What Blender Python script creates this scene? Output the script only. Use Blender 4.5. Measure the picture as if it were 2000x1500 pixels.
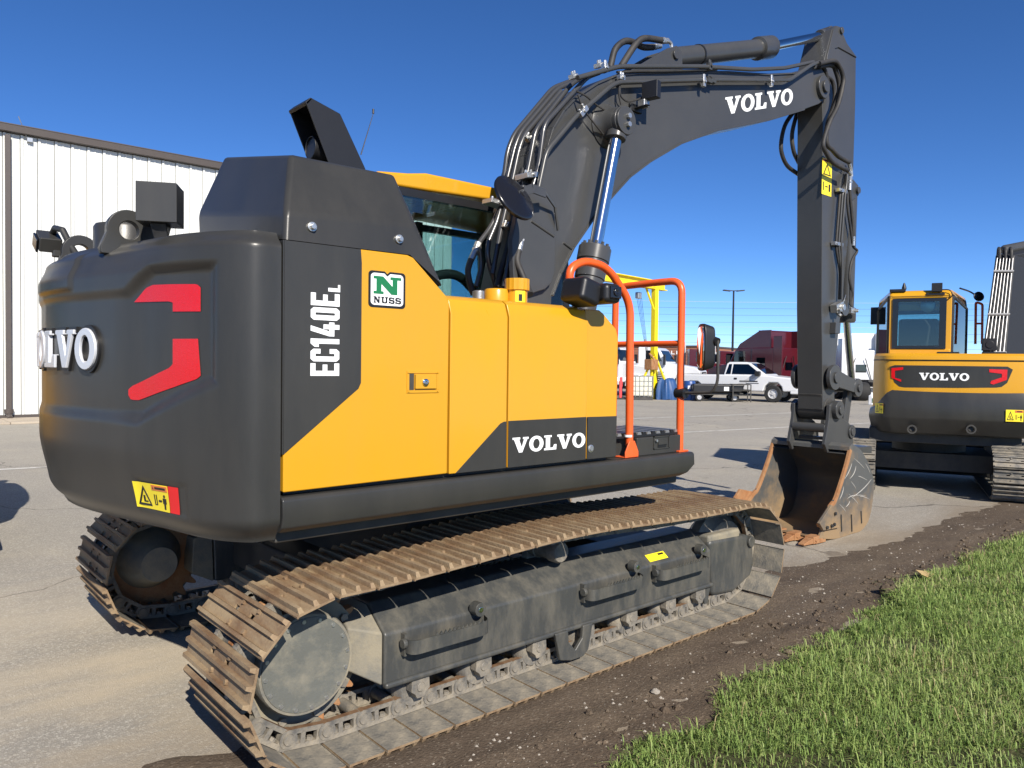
import bpy, bmesh, math, random
import numpy as np
from mathutils import Vector, Matrix
random.seed(7); rng = np.random.default_rng(11)
S = bpy.context.scene
for o in list(bpy.data.objects): bpy.data.objects.remove(o)
COL = S.collection
V = Vector
# ------------------------------------------------------------------ camera
FOC = 1478.6                                   # focal length in pixels of a 2000 px wide picture
CAMP = V((-2.868, -3.9088, 1.5964)); YAW, PITCH, ROLL = 0.8532, 0.0261, 0.0127
_f = V((math.cos(YAW)*math.cos(PITCH), math.sin(YAW)*math.cos(PITCH), -math.sin(PITCH)))
_r0 = V((math.sin(YAW), -math.cos(YAW), 0)); _u0 = _r0.cross(_f)
_r = _r0*math.cos(ROLL) + _u0*math.sin(ROLL); _u = _u0*math.cos(ROLL) - _r0*math.sin(ROLL)
cam = bpy.data.cameras.new('camera'); camo = bpy.data.objects.new('camera', cam); COL.objects.link(camo)
cam.sensor_width = 36; cam.lens = FOC/2000*36; cam.clip_start = 0.05; cam.clip_end = 3000
camo.matrix_world = Matrix(((_r.x, _u.x, -_f.x, CAMP.x), (_r.y, _u.y, -_f.y, CAMP.y), (_r.z, _u.z, -_f.z, CAMP.z), (0, 0, 0, 1)))
S.camera = camo
# ------------------------------------------------------------------ sky, sun, exposure
SUN = V((-0.46, -1.34, 1.0)).normalized()
w = bpy.data.worlds.new('World'); S.world = w; w.use_nodes = True
nt = w.node_tree; sky = nt.nodes.new('ShaderNodeTexSky'); sky.sky_type = 'NISHITA'; sky.sun_disc = False
sky.sun_elevation = math.asin(SUN.z); sky.sun_rotation = math.atan2(SUN.x, SUN.y)
sky.altitude = 200; sky.air_density = 0.5; sky.dust_density = 0.0; sky.ozone_density = 4.2
bg = nt.nodes['Background']; bg.inputs[1].default_value = 0.098
hs = nt.nodes.new('ShaderNodeHueSaturation'); hs.inputs['Saturation'].default_value = 1.17; hs.inputs['Hue'].default_value = 0.505; hs.inputs['Value'].default_value = 1.1; nt.links.new(sky.outputs[0], hs.inputs['Color']); nt.links.new(hs.outputs[0], bg.inputs[0])
sl = bpy.data.lights.new('sun', 'SUN'); sl.energy = 4.6; sl.angle = math.radians(0.53); sl.color = (1, 0.93, 0.83)
so = bpy.data.objects.new('sun', sl); COL.objects.link(so)
so.rotation_euler = SUN.to_track_quat('Z', 'Y').to_euler(); so.location = (0, -20, 20)
vs = S.view_settings; vs.view_transform = 'Standard'; vs.look = 'None'; vs.exposure = 0.62; vs.gamma = 1.0; vs.use_curve_mapping = False
# ------------------------------------------------------------------ pixel -> place
def ray(x, y): return _f + _r*((x-1000)/FOC) - _u*((y-750)/FOC)
def on(x, y, ax, val):
    v = ray(x, y); return CAMP + v*((val-CAMP[ax])/v[ax])
def at(x, y, depth): return CAMP + ray(x, y)*depth
def xz(pts, Y): return [(lambda p: (p.x, p.z))(on(a, b, 1, Y)) for a, b in pts]
# ------------------------------------------------------------------ materials
MATS = {}
def mat(name, col, rough=0.5, metal=0.0, var=0.08, scale=6.0, bump=0.0, bscale=60.0, dust=None, damt=0.0, dscale=3.0, dstretch=None, coat=0.0, spec=0.5, streak=0.0, dthr=0.5, zlow=None, scr=0, wave=0):
    m = bpy.data.materials.new(name); m.use_nodes = True; MATS[name] = m
    n = m.node_tree.nodes; L = m.node_tree.links; b = n['Principled BSDF']
    b.inputs['Roughness'].default_value = rough; b.inputs['Metallic'].default_value = metal
    b.inputs['Specular IOR Level'].default_value = spec; b.inputs['Coat Weight'].default_value = coat; b.inputs['Coat Roughness'].default_value = 0.12
    tc = n.new('ShaderNodeTexCoord'); src = tc.outputs['Object']
    nz = n.new('ShaderNodeTexNoise'); nz.inputs['Scale'].default_value = scale; nz.inputs['Detail'].default_value = 6; L.new(src, nz.inputs['Vector'])
    mx = n.new('ShaderNodeMix'); mx.data_type = 'RGBA'
    c0 = [max(0, c*(1-var)) for c in col]+[1]; c1 = [min(1, c*(1+var)) for c in col]+[1]
    mx.inputs[6].default_value = c0; mx.inputs[7].default_value = c1; L.new(nz.outputs[0], mx.inputs[0])
    out = mx.outputs[2]
    if dust is not None and damt > 0:
        mp = n.new('ShaderNodeMapping'); L.new(src, mp.inputs[0])
        if dstretch: mp.inputs['Scale'].default_value = dstretch
        dz = n.new('ShaderNodeTexNoise'); dz.inputs['Scale'].default_value = dscale; dz.inputs['Detail'].default_value = 9; dz.inputs['Roughness'].default_value = 0.68; L.new(mp.outputs[0], dz.inputs['Vector'])
        mr = n.new('ShaderNodeMapRange'); mr.inputs[1].default_value = dthr-0.13; mr.inputs[2].default_value = dthr+0.13; mr.inputs[4].default_value = damt; L.new(dz.outputs[0], mr.inputs[0])
        if zlow:                                                  # caked towards the ground, where the bucket digs
            sx = n.new('ShaderNodeSeparateXYZ'); L.new(src, sx.inputs[0]); zr = n.new('ShaderNodeMapRange'); zr.inputs[1].default_value = zlow[0]; zr.inputs[2].default_value = 0.0; zr.inputs[4].default_value = zlow[1]; L.new(sx.outputs[2], zr.inputs[0])
            za = n.new('ShaderNodeMath'); za.operation = 'ADD'; L.new(dz.outputs[0], za.inputs[0]); L.new(zr.outputs[0], za.inputs[1]); L.new(za.outputs[0], mr.inputs[0])
        m2 = n.new('ShaderNodeMix'); m2.data_type = 'RGBA'; m2.inputs[7].default_value = list(dust)+[1]; L.new(out, m2.inputs[6]); L.new(mr.outputs[0], m2.inputs[0]); out = m2.outputs[2]
        r2 = n.new('ShaderNodeMapRange'); r2.inputs[3].default_value = rough; r2.inputs[4].default_value = min(1, rough+0.45*damt); L.new(mr.outputs[0], r2.inputs[0]); L.new(r2.outputs[0], b.inputs['Roughness'])
    if scr:                                                       # long curved scratches
        s1 = n.new('ShaderNodeTexNoise'); s1.inputs['Scale'].default_value = 3.0; s1.inputs['Detail'].default_value = 1.5; L.new(src, s1.inputs['Vector'])
        s2 = n.new('ShaderNodeMath'); s2.operation = 'SUBTRACT'; s2.inputs[1].default_value = 0.5; L.new(s1.outputs[0], s2.inputs[0]); s3 = n.new('ShaderNodeMath'); s3.operation = 'ABSOLUTE'; L.new(s2.outputs[0], s3.inputs[0])
        s4 = n.new('ShaderNodeMapRange'); s4.inputs[1].default_value = 0.0025; s4.inputs[2].default_value = 0.006; s4.inputs[3].default_value = 0.75; s4.inputs[4].default_value = 0; L.new(s3.outputs[0], s4.inputs[0])
        s5 = n.new('ShaderNodeMix'); s5.data_type = 'RGBA'; s5.inputs[7].default_value = (0.5, 0.47, 0.42, 1); L.new(s4.outputs[0], s5.inputs[0]); L.new(out, s5.inputs[6]); out = s5.outputs[2]
    L.new(out, b.inputs['Base Color'])
    if bump > 0:
        bz = n.new('ShaderNodeTexNoise'); bz.inputs['Scale'].default_value = bscale; bz.inputs['Detail'].default_value = 5; L.new(src, bz.inputs['Vector'])
        bp = n.new('ShaderNodeBump'); bp.inputs['Strength'].default_value = bump; bp.inputs['Distance'].default_value = 0.01; L.new(bz.outputs[0], bp.inputs['Height']); L.new(bp.outputs[0], b.inputs['Normal'])
        if wave:                                                  # sheet metal is never quite flat
            wz = n.new('ShaderNodeTexNoise'); wz.inputs['Scale'].default_value = 2.2; wz.inputs['Detail'].default_value = 1; L.new(src, wz.inputs['Vector']); wb = n.new('ShaderNodeBump'); wb.inputs['Strength'].default_value = wave*4; wb.inputs['Distance'].default_value = 0.02; L.new(wz.outputs[0], wb.inputs['Height']); L.new(wb.outputs[0], bp.inputs['Normal'])
    return m
DUST = (0.36, 0.29, 0.20)
mat('grey_paint', (0.031, 0.031, 0.0295), 0.33, var=0.05, scale=2, dust=(0.085, 0.078, 0.064), damt=0.2, dscale=1.6, dstretch=(2, 2, 0.5), bump=0.03, bscale=220, spec=0.42, wave=.05)
mat('boom_paint', (0.049, 0.050, 0.050), 0.30, var=0.06, scale=2, dust=(0.15, 0.14, 0.12), damt=0.12, dscale=1.3, bump=0.015, bscale=200, spec=0.45)
mat('yellow_paint', (0.60, 0.298, 0.012), 0.27, var=0.015, scale=2, bump=0.012, bscale=250, dust=(0.52, 0.275, 0.03), damt=0.35, dscale=1.9, dstretch=(1.6, 1, .5), spec=0.4, coat=.15, wave=.05)
mat('orange_paint', (0.83, 0.10, 0.012), 0.34, var=0.04, scale=9, dust=(0.45, 0.2, 0.1), damt=0.2, dscale=6)
mat('black_plastic', (0.012, 0.012, 0.013), 0.42, var=0.15, scale=20, bump=0.06, bscale=400)
mat('black_gloss', (0.01, 0.01, 0.012), 0.18, var=0.1)
mat('rubber', (0.016, 0.016, 0.017), 0.62, var=0.2, scale=30, dust=(0.16, 0.14, 0.11), damt=0.18, dscale=7)
mat('white_decal', (0.85, 0.86, 0.86), 0.38, var=0.02)
mat('silver_letter', (0.62, 0.64, 0.68), 0.3, metal=0.15, var=0.02)
mat('red_reflector', (0.62, 0.005, 0.007), 0.28, var=0.12, scale=160, bump=0.25, bscale=240, coat=0.4)
mat('red_decal', (0.75, 0.012, 0.015), 0.35, var=0.02)
mat('warning_yellow', (0.90, 0.72, 0.03), 0.35, var=0.02)
mat('decal_black', (0.012, 0.012, 0.012), 0.4)
mat('decal_orange', (0.70, 0.2, 0.05), 0.4)
mat('logo_green', (0.012, 0.17, 0.06), 0.4, var=0.02)
mat('chrome', (0.62, 0.64, 0.66), 0.13, metal=1.0, var=0.06, scale=30)
mat('zinc', (0.55, 0.55, 0.53), 0.36, metal=0.85, var=0.18, scale=40, bump=0.1, bscale=120)
mat('shoe_steel', (0.16, 0.088, 0.045), 0.60, metal=0.1, var=0.35, scale=9, dust=(0.33, 0.25, 0.15), damt=0.88, dscale=7.5, dstretch=(1, 0.35, 1), dthr=0.48, bump=0.35, bscale=90)
mat('shoe_inner', (0.115, 0.115, 0.108), 0.6, metal=0.1, var=0.25, scale=8, dust=(0.37, 0.32, 0.235), damt=0.9, dscale=5.5, dthr=0.52, bump=0.25, bscale=90)
mat('link_steel', (0.13, 0.125, 0.115), 0.55, metal=0.2, var=0.25, scale=12, dust=(0.36, 0.31, 0.23), damt=0.75, dscale=9, dthr=0.52, bump=0.3, bscale=90)
mat('rail_rust', (0.16, 0.085, 0.045), 0.6, metal=0.2, var=0.4, scale=25, dust=(0.30, 0.22, 0.13), damt=0.6, dscale=14)
mat('frame_grey', (0.050, 0.052, 0.050), 0.42, var=0.14, scale=4, dust=(0.22, 0.195, 0.145), damt=0.36, dscale=11, dstretch=(1.0, 1, 0.35), dthr=0.56, bump=0.08, bscale=120)
mat('frame_dusty', (0.12, 0.12, 0.11), 0.6, var=0.2, scale=6, dust=(0.27, 0.235, 0.165), damt=0.9, dscale=5, dthr=0.47, bump=0.2, bscale=90)
mat('bucket_steel', (0.095, 0.096, 0.092), 0.45, metal=0.1, var=0.2, scale=4, dust=(0.30, 0.20, 0.10), damt=0.85, dscale=2.6, dthr=0.66, bump=0.2, bscale=60, zlow=(0.45, 0.32))
mat('cover_steel', (0.115, 0.118, 0.105), 0.5, var=0.15, scale=9, dust=(0.30, 0.265, 0.19), damt=0.6, dscale=7, dthr=0.6, bump=0.15, bscale=120)
mat('boom_dull', (0.016, 0.017, 0.019), 0.6, var=0.06)
mat('pipe_grey', (0.075, 0.076, 0.078), 0.24, metal=0.35, var=0.08, scale=20)
mat('scratch', (0.42, 0.40, 0.36), 0.5, var=.2, scale=40)
mat('rust', (0.28, 0.115, 0.04), 0.72, var=0.35, scale=14, dust=(0.40, 0.24, 0.12), damt=0.6, dscale=9, bump=0.35, bscale=80)
mat('dark_under', (0.03, 0.03, 0.03), 0.6, var=0.2, scale=5, dust=(0.10, 0.09, 0.07), damt=0.4, dscale=5)
mat('seat_black', (0.015, 0.015, 0.016), 0.75, var=0.2, scale=20)
mat('seat_red', (0.4, 0.02, 0.015), 0.6)
mat('paper', (0.75, 0.78, 0.78), 0.6, var=0.03)
mat('lamp_lens', (0.7, 0.75, 0.8), 0.08, metal=0.3)
mat('mirror_glass', (0.85, 0.87, 0.88), 0.04, metal=1.0, var=0.0)
mat('tread_alu', (0.35, 0.35, 0.34), 0.45, metal=0.7, var=0.2, scale=30)
def glass(name, tint, alpha):
    m = bpy.data.materials.new(name); m.use_nodes = True; MATS[name] = m
    n = m.node_tree.nodes; L = m.node_tree.links
    for x in list(n): n.remove(x)
    o = n.new('ShaderNodeOutputMaterial'); t = n.new('ShaderNodeBsdfTransparent'); g = n.new('ShaderNodeBsdfGlossy'); mx = n.new('ShaderNodeMixShader'); fr = n.new('ShaderNodeFresnel')
    t.inputs[0].default_value = list(tint)+[1]; g.inputs['Roughness'].default_value = 0.02; fr.inputs[0].default_value = 1.5
    ad = n.new('ShaderNodeMath'); ad.operation = 'ADD'; ad.inputs[1].default_value = alpha; L.new(fr.outputs[0], ad.inputs[0])
    L.new(ad.outputs[0], mx.inputs[0]); L.new(t.outputs[0], mx.inputs[1]); L.new(g.outputs[0], mx.inputs[2]); L.new(mx.outputs[0], o.inputs[0])
    return m
glass('cab_glass', (0.66, 0.80, 0.80), 0.03)
glass('dark_glass', (0.10, 0.13, 0.14), 0.05)
# ------------------------------------------------------------------ mesh building
class MB:
    def __init__(s): s.v = []; s.f = []; s.m = []
    def add(s, vs_, fs, mi=0):
        k = len(s.v); s.v += [tuple(p) for p in vs_]
        for f in fs: s.f.append(tuple(i+k for i in f)); s.m.append(mi)
        return s
    def box(s, c, d, R=None, mi=0):
        c = V(c); p = []
        for z in (-1, 1):
            for y in (-1, 1):
                for x in (-1, 1):
                    q = V((x*d[0]/2, y*d[1]/2, z*d[2]/2)); p.append(c+(R@q if R is not None else q))
        return s.add(p, [(0, 2, 3, 1), (4, 5, 7, 6), (0, 1, 5, 4), (2, 6, 7, 3), (0, 4, 6, 2), (1, 3, 7, 5)], mi)
    def b2(s, a, b, mi=0): return s.box([(a[i]+b[i])/2 for i in range(3)], [abs(b[i]-a[i]) for i in range(3)], None, mi)
    def prism(s, poly, a, b, ax=1, mi=0):
        # poly: 2D points in the two other axes (in x<y<z order), extruded along ax from a to b
        n = len(poly); A = sum(poly[i][0]*poly[(i+1) % n][1]-poly[(i+1) % n][0]*poly[i][1] for i in range(n))
        if A < 0: poly = poly[::-1]
        if a > b: a, b = b, a
        def P(q, t): return (q[0], t, q[1]) if ax == 1 else ((t, q[0], q[1]) if ax == 0 else (q[0], q[1], t))
        vs_ = [P(q, a) for q in poly]+[P(q, b) for q in poly]
        lo, hi = tuple(range(n)), tuple(range(n, 2*n))
        sd = [(i, (i+1) % n, n+(i+1) % n, n+i) for i in range(n)]
        if ax == 1: fs = [lo, hi[::-1]]+[x[::-1] for x in sd]
        else: fs = [lo[::-1], hi]+sd
        return s.add(vs_, fs, mi)
    def hull(s, A, B, mi=0, caps=True):
        n = len(A); fs = [(i, (i+1) % n, n+(i+1) % n, n+i) for i in range(n)]
        if caps: fs += [tuple(range(n))[::-1], tuple(range(n, 2*n))]
        return s.add(list(A)+list(B), fs, mi)
    def tube(s, path, r, seg=10, mi=0, closed=False, cap=True):
        P = [V(p) for p in path]; n = len(P); rings = []
        rr = r if isinstance(r, (list, tuple)) else [r]*n
        t0 = (P[1]-P[0]).normalized(); nrm = t0.orthogonal().normalized()
        for i in range(n):
            if closed: t = (P[(i+1) % n]-P[i-1]).normalized()
            elif i == 0: t = (P[1]-P[0]).normalized()
            elif i == n-1: t = (P[-1]-P[-2]).normalized()
            else: t = ((P[i+1]-P[i]).normalized()+(P[i]-P[i-1]).normalized()).normalized()
            nrm = (nrm-t*nrm.dot(t))
            nrm = nrm.normalized() if nrm.length > 1e-6 else t.orthogonal().normalized()
            bn = t.cross(nrm)
            rings.append([P[i]+(nrm*math.cos(2*math.pi*k/seg)+bn*math.sin(2*math.pi*k/seg))*rr[i] for k in range(seg)])
        vs_ = [p for q in rings for p in q]; fs = []
        for i in range(n if closed else n-1):
            j = (i+1) % n
            for k in range(seg): fs.append((i*seg+k, i*seg+(k+1) % seg, j*seg+(k+1) % seg, j*seg+k))
        if cap and not closed: fs += [tuple(range(seg))[::-1], tuple((n-1)*seg+k for k in range(seg))]
        return s.add(vs_, fs, mi)
    def cyl(s, a, b, r, seg=20, r2=None, mi=0): return s.tube([a, b], [r, r if r2 is None else r2], seg, mi)
    def lathe(s, prof, o, d, seg=28, mi=0, cap=True):
        # prof: (along, radius) pairs about axis d through o
        o = V(o); d = V(d).normalized(); u = d.orthogonal().normalized(); w_ = d.cross(u); n = len(prof); vs_ = []
        for a, r in prof: r = max(r, 1e-4); vs_ += [o+d*a+(u*math.cos(2*math.pi*k/seg)+w_*math.sin(2*math.pi*k/seg))*r for k in range(seg)]
        fs = [(i*seg+k, i*seg+(k+1) % seg, (i+1)*seg+(k+1) % seg, (i+1)*seg+k) for i in range(n-1) for k in range(seg)]
        if cap: fs += [tuple(range(seg))[::-1], tuple((n-1)*seg+k for k in range(seg))]
        return s.add(vs_, fs, mi)
    def ringd(s, o, d, ro, ri, h, seg=28, mi=0):
        o = V(o); d = V(d).normalized(); u = d.orthogonal().normalized(); w_ = d.cross(u); vs_ = []
        for (r, z) in ((ro, 0), (ro, h), (ri, h), (ri, 0)):
            vs_ += [o+d*z+(u*math.cos(2*math.pi*k/seg)+w_*math.sin(2*math.pi*k/seg))*r for k in range(seg)]
        fs = []
        for a in range(4):
            b = (a+1) % 4
            for k in range(seg): fs.append((a*seg+k, a*seg+(k+1) % seg, b*seg+(k+1) % seg, b*seg+k))
        return s.add(vs_, fs, mi)
    def grid(s, fn, nu, nv, mi=0):
        vs_ = [fn(i/nu, j/nv) for j in range(nv+1) for i in range(nu+1)]
        fs = [(j*(nu+1)+i, j*(nu+1)+i+1, (j+1)*(nu+1)+i+1, (j+1)*(nu+1)+i) for j in range(nv) for i in range(nu)]
        return s.add(vs_, fs, mi)
    def mesh(s, name, mats, smooth=40):
        me = bpy.data.meshes.new(name); me.from_pydata(s.v, [], s.f)
        for m in (mats if isinstance(mats, (list, tuple)) else [mats]): me.materials.append(MATS[m])
        me.polygons.foreach_set('material_index', s.m)
        me.polygons.foreach_set('use_smooth', [True]*len(s.f)); me.update()
        bm = bmesh.new(); bm.from_mesh(me); bmesh.ops.recalc_face_normals(bm, faces=bm.faces); bm.to_mesh(me); bm.free()
        me.set_sharp_from_angle(angle=math.radians(smooth))
        return me
    def build(s, name, mats, parent=None, bevel=0, seg=2, smooth=40, blim=35):
        return obj(name, s.mesh(name, mats, smooth), parent, bevel, seg, blim)
def obj(name, me, parent=None, bevel=0, seg=2, blim=35):
    o = bpy.data.objects.new(name, me); COL.objects.link(o)
    if bevel:
        b = o.modifiers.new('bevel', 'BEVEL'); b.width = bevel; b.segments = seg; b.limit_method = 'ANGLE'; b.angle_limit = math.radians(blim); b.harden_normals = True; b.use_clamp_overlap = True
    if parent is not None:
        o.parent = parent; root = parent
        o.matrix_parent_inverse = WM[parent.name].inverted()
        WM[o.name] = Matrix.Identity(4)
    else: WM[o.name] = Matrix.Identity(4)
    return o
WM = {}
def thing(name, label, cat, loc=(0, 0, 0), rz=0, group=None):
    o = bpy.data.objects.new(name, None); COL.objects.link(o); o.location = loc; o.rotation_euler = (0, 0, rz); o.empty_display_size = 0.3
    WM[o.name] = Matrix.Translation(loc) @ Matrix.Rotation(rz, 4, 'Z')
    return tag(o, label, cat, group)
def lthing(name, label, cat, loc=(0, 0, 0), rz=0, group=None):
    # a thing whose parts are written in its own local frame
    o = thing(name, label, cat, loc, rz, group); WM[o.name] = Matrix.Identity(4); return o
def tag(o, label, cat, group=None):
    o['label'] = label; o['category'] = cat
    if group: o['group'] = group
    return o
def kind(o, k): o['kind'] = k; return o
def inst(name, me, parent, M):
    # a piece that shares mesh data, set at matrix M (in the parent's frame)
    o = bpy.data.objects.new(name, me); COL.objects.link(o); o.parent = parent
    o.matrix_parent_inverse = WM[parent.name].inverted(); o.matrix_basis = M; WM[o.name] = M
    return o
def fil(P, r=0.08, n=5):
    # rounds the corners of a path
    P = [V(p) for p in P]; out = [P[0]]
    for i in range(1, len(P)-1):
        a, b, c = P[i-1], P[i], P[i+1]; la, lc = (a-b).length, (c-b).length; d = min(r, la*0.49, lc*0.49)
        p, q = b+(a-b).normalized()*d, b+(c-b).normalized()*d
        for k in range(n+1):
            t = k/n; out.append(p*(1-t)**2+b*2*t*(1-t)+q*t*t)
    return out+[P[-1]]
def crv(P, n=6):
    P = [V(p) for p in P]; P = [P[0]*2-P[1]]+P+[P[-1]*2-P[-2]]; out = []
    for i in range(1, len(P)-2):
        a, b, c, d = P[i-1:i+3]
        for k in range(n):
            t = k/n; out.append(0.5*((2*b)+(c-a)*t+(2*a-5*b+4*c-d)*t*t+(3*b-a-3*c+d)*t**3))
    return out+[P[-2]]
# ------------------------------------------------------------------ lettering (drawn as polygons)
def ell(cx, cy, rx, ry, n=28): return [(cx+rx*math.cos(2*math.pi*k/n), cy+ry*math.sin(2*math.pi*k/n)) for k in range(n)]
G = {
 'V': (1.02, [(0, 1), (.48, 1), (.48, .87), (.41, .87), (.585, .33), (.74, .87), (.66, .87), (.66, 1), (1.02, 1), (1.02, .87), (.94, .87), (.62, 0), (.41, 0), (.09, .87), (0, .87)], None),
 'O': (.94, ell(.47, .5, .47, .53), ell(.47, .5, .22, .34)),
 'L': (.84, [(0, 1), (.5, 1), (.5, .87), (.39, .87), (.39, .15), (.60, .15), (.68, .36), (.84, .36), (.82, 0), (0, 0), (0, .13), (.11, .13), (.11, .87), (0, .87)], None),
 'e': (.5, [(0, 0), (.5, 0), (.5, .17), (.2, .17), (.2, .42), (.45, .42), (.45, .58), (.2, .58), (.2, .83), (.5, .83), (.5, 1), (0, 1)], None),
 'c': (.5, [(0, .1), (.1, 0), (.4, 0), (.5, .1), (.5, .34), (.31, .34), (.31, .17), (.2, .17), (.2, .83), (.31, .83), (.31, .66), (.5, .66), (.5, .9), (.4, 1), (.1, 1), (0, .9)], None),
 '1': (.36, [(0, .72), (0, .86), (.13, 1), (.33, 1), (.33, 0), (.13, 0), (.13, .72)], None),
 '4': (.56, [(0, .18), (0, .36), (.2, 1), (.41, 1), (.2, .36), (.28, .36), (.28, .56), (.47, .56), (.47, .36), (.56, .36), (.56, .18), (.47, .18), (.47, 0), (.28, 0), (.28, .18)], None),
 '0': (.5, [(0, .1), (.1, 0), (.4, 0), (.5, .1), (.5, .9), (.4, 1), (.1, 1), (0, .9)], [(.2, .18), (.22, .16), (.28, .16), (.3, .18), (.3, .82), (.28, .84), (.22, .84), (.2, .82)]),
 'l': (.4, [(0, 0), (.4, 0), (.4, .18), (.2, .18), (.2, 1), (0, 1)], None),
 'N': (1.0, [(0, 0), (.36, 0), (.36, .16), (.28, .16), (.28, .56), (.64, 0), (.86, 0), (.86, .84), (1, .84), (1, 1), (.60, 1), (.60, .84), (.68, .84), (.68, .46), (.34, 1), (0, 1), (0, .84), (.1, .84), (.1, .16), (0, .16)], None),
 'U': (.95, [(0, 1), (.40, 1), (.40, .82), (.32, .82), (.32, .3), (.4, .2), (.55, .2), (.62, .3), (.62, .82), (.54, .82), (.54, 1), (.95, 1), (.95, .82), (.86, .82), (.86, .16), (.72, 0), (.22, 0), (.08, .16), (.08, .82), (0, .82)], None),
 'S': (.85, [(0, .05), (.16, .05), (.2, .1), (.32, 0), (.7, 0), (.85, .16), (.85, .46), (.72, .6), (.25, .66), (.25, .78), (.55, .78), (.62, .68), (.82, .68), (.82, .95), (.68, .95), (.64, .9), (.54, 1), (.15, 1), (0, .84), (0, .55), (.13, .42), (.6, .36), (.6, .22), (.3, .22), (.22, .34), (0, .34)], None)}
def word(mb, text, fn, gap=0.06, mi=0, thick=0.002):
    # fn(u, v, t): place of letter point, u and v in 0..1 over the whole word, t height above the surface
    W = sum(G[c][0] for c in text)+gap*(len(text)-1); x = 0
    for c in text:
        wd, out, hole = G[c]
        if hole is None:
            n = len(out); A = [fn((x+p[0])/W, p[1], 0) for p in out]; B = [fn((x+p[0])/W, p[1], thick) for p in out]; mb.hull(A, B, mi)
        else:
            n = len(out); R = [[fn((x+p[0])/W, p[1], t) for p in q] for q, t in ((out, 0), (out, thick), (hole, thick), (hole, 0))]; fs = []
            for a in range(4):
                b = (a+1) % 4
                for k in range(n): fs.append((a*n+k, a*n+(k+1) % n, b*n+(k+1) % n, b*n+k))
            mb.add([p for q in R for p in q], fs, mi)
        x += wd+gap
def planar(o, u, v, n):
    o, u, v, n = V(o), V(u), V(v), V(n).normalized()
    return lambda a, b, t: o+u*a+v*b+n*t
def sheet(mb, fn, poly, mi=0, t0=0.0, t1=0.002): mb.hull([fn(a, b, t0) for a, b in poly], [fn(a, b, t1) for a, b in poly], mi)
def warn_label(name, fn, parent, wide=True):
    # yellow warning label with triangle, header and figure
    m = MB(); m.grid(lambda u, v: fn(u, v, 0.0022), 8, 4)
    T = 0.0030; 
    def q(poly, mi, a=0.0016): sheet(m, fn, poly, mi, a, T+0.0009)
    if wide:
        a = [(.06, .12), (.26, .88), (.46, .12)]; b = [(.11, .19), (.26, .74), (.41, .19)]
        for i in range(3): q([a[i], a[(i+1) % 3], b[(i+1) % 3], b[i]], 1)
        q([(.22, .25), (.34, .25), (.34, .3), (.27, .3), (.27, .5), (.22, .5)], 1)
        q([(.52, .76), (.98, .76), (.98, .96), (.52, .96)], 2); q([(.62, .81), (.93, .81), (.93, .9), (.62, .9)], 1)
        q([(.55, .8), (.59, .8), (.57, .92)], 1)
        q([(.56, .2), (.64, .2), (.64, .6), (.62, .6), (.62, .23), (.58, .23), (.58, .6), (.56, .6)], 1)
        q([(.68, .38), (.72, .43), (.72, .41), (.76, .41), (.76, .43), (.79, .38), (.76, .33), (.76, .35), (.72, .35), (.72, .33)], 1)
        q([(.82, .5), (.92, .5), (.92, .3), (.895, .3), (.895, .08), (.875, .08), (.87, .28), (.865, .08), (.845, .08), (.845, .3), (.82, .3)], 1); q(ell(.87, .58, .025, .06, 10), 1)
    else:
        q([(.05, .91), (.95, .91), (.95, .985), (.05, .985)], 2); q([(.2, .93), (.85, .93), (.85, .965), (.2, .965)], 1)
        a = [(.1, .55), (.5, .88), (.9, .55)]; b = [(.22, .58), (.5, .81), (.78, .58)]
        for i in range(3): q([a[i], a[(i+1) % 3], b[(i+1) % 3], b[i]], 1)
        q([(0, .495), (1, .495), (1, .505), (0, .505)], 1); q([(.7, .12), (.86, .12), (.86, .32), (.7, .32)], 1); q([(.35, .22), (.6, .22), (.6, .25), (.35, .25)], 1); q([(.12, .12), (.2, .12), (.2, .35), (.12, .35)], 1)
    return m.build(name, ['warning_yellow', 'decal_black', 'decal_orange'], parent)
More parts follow.
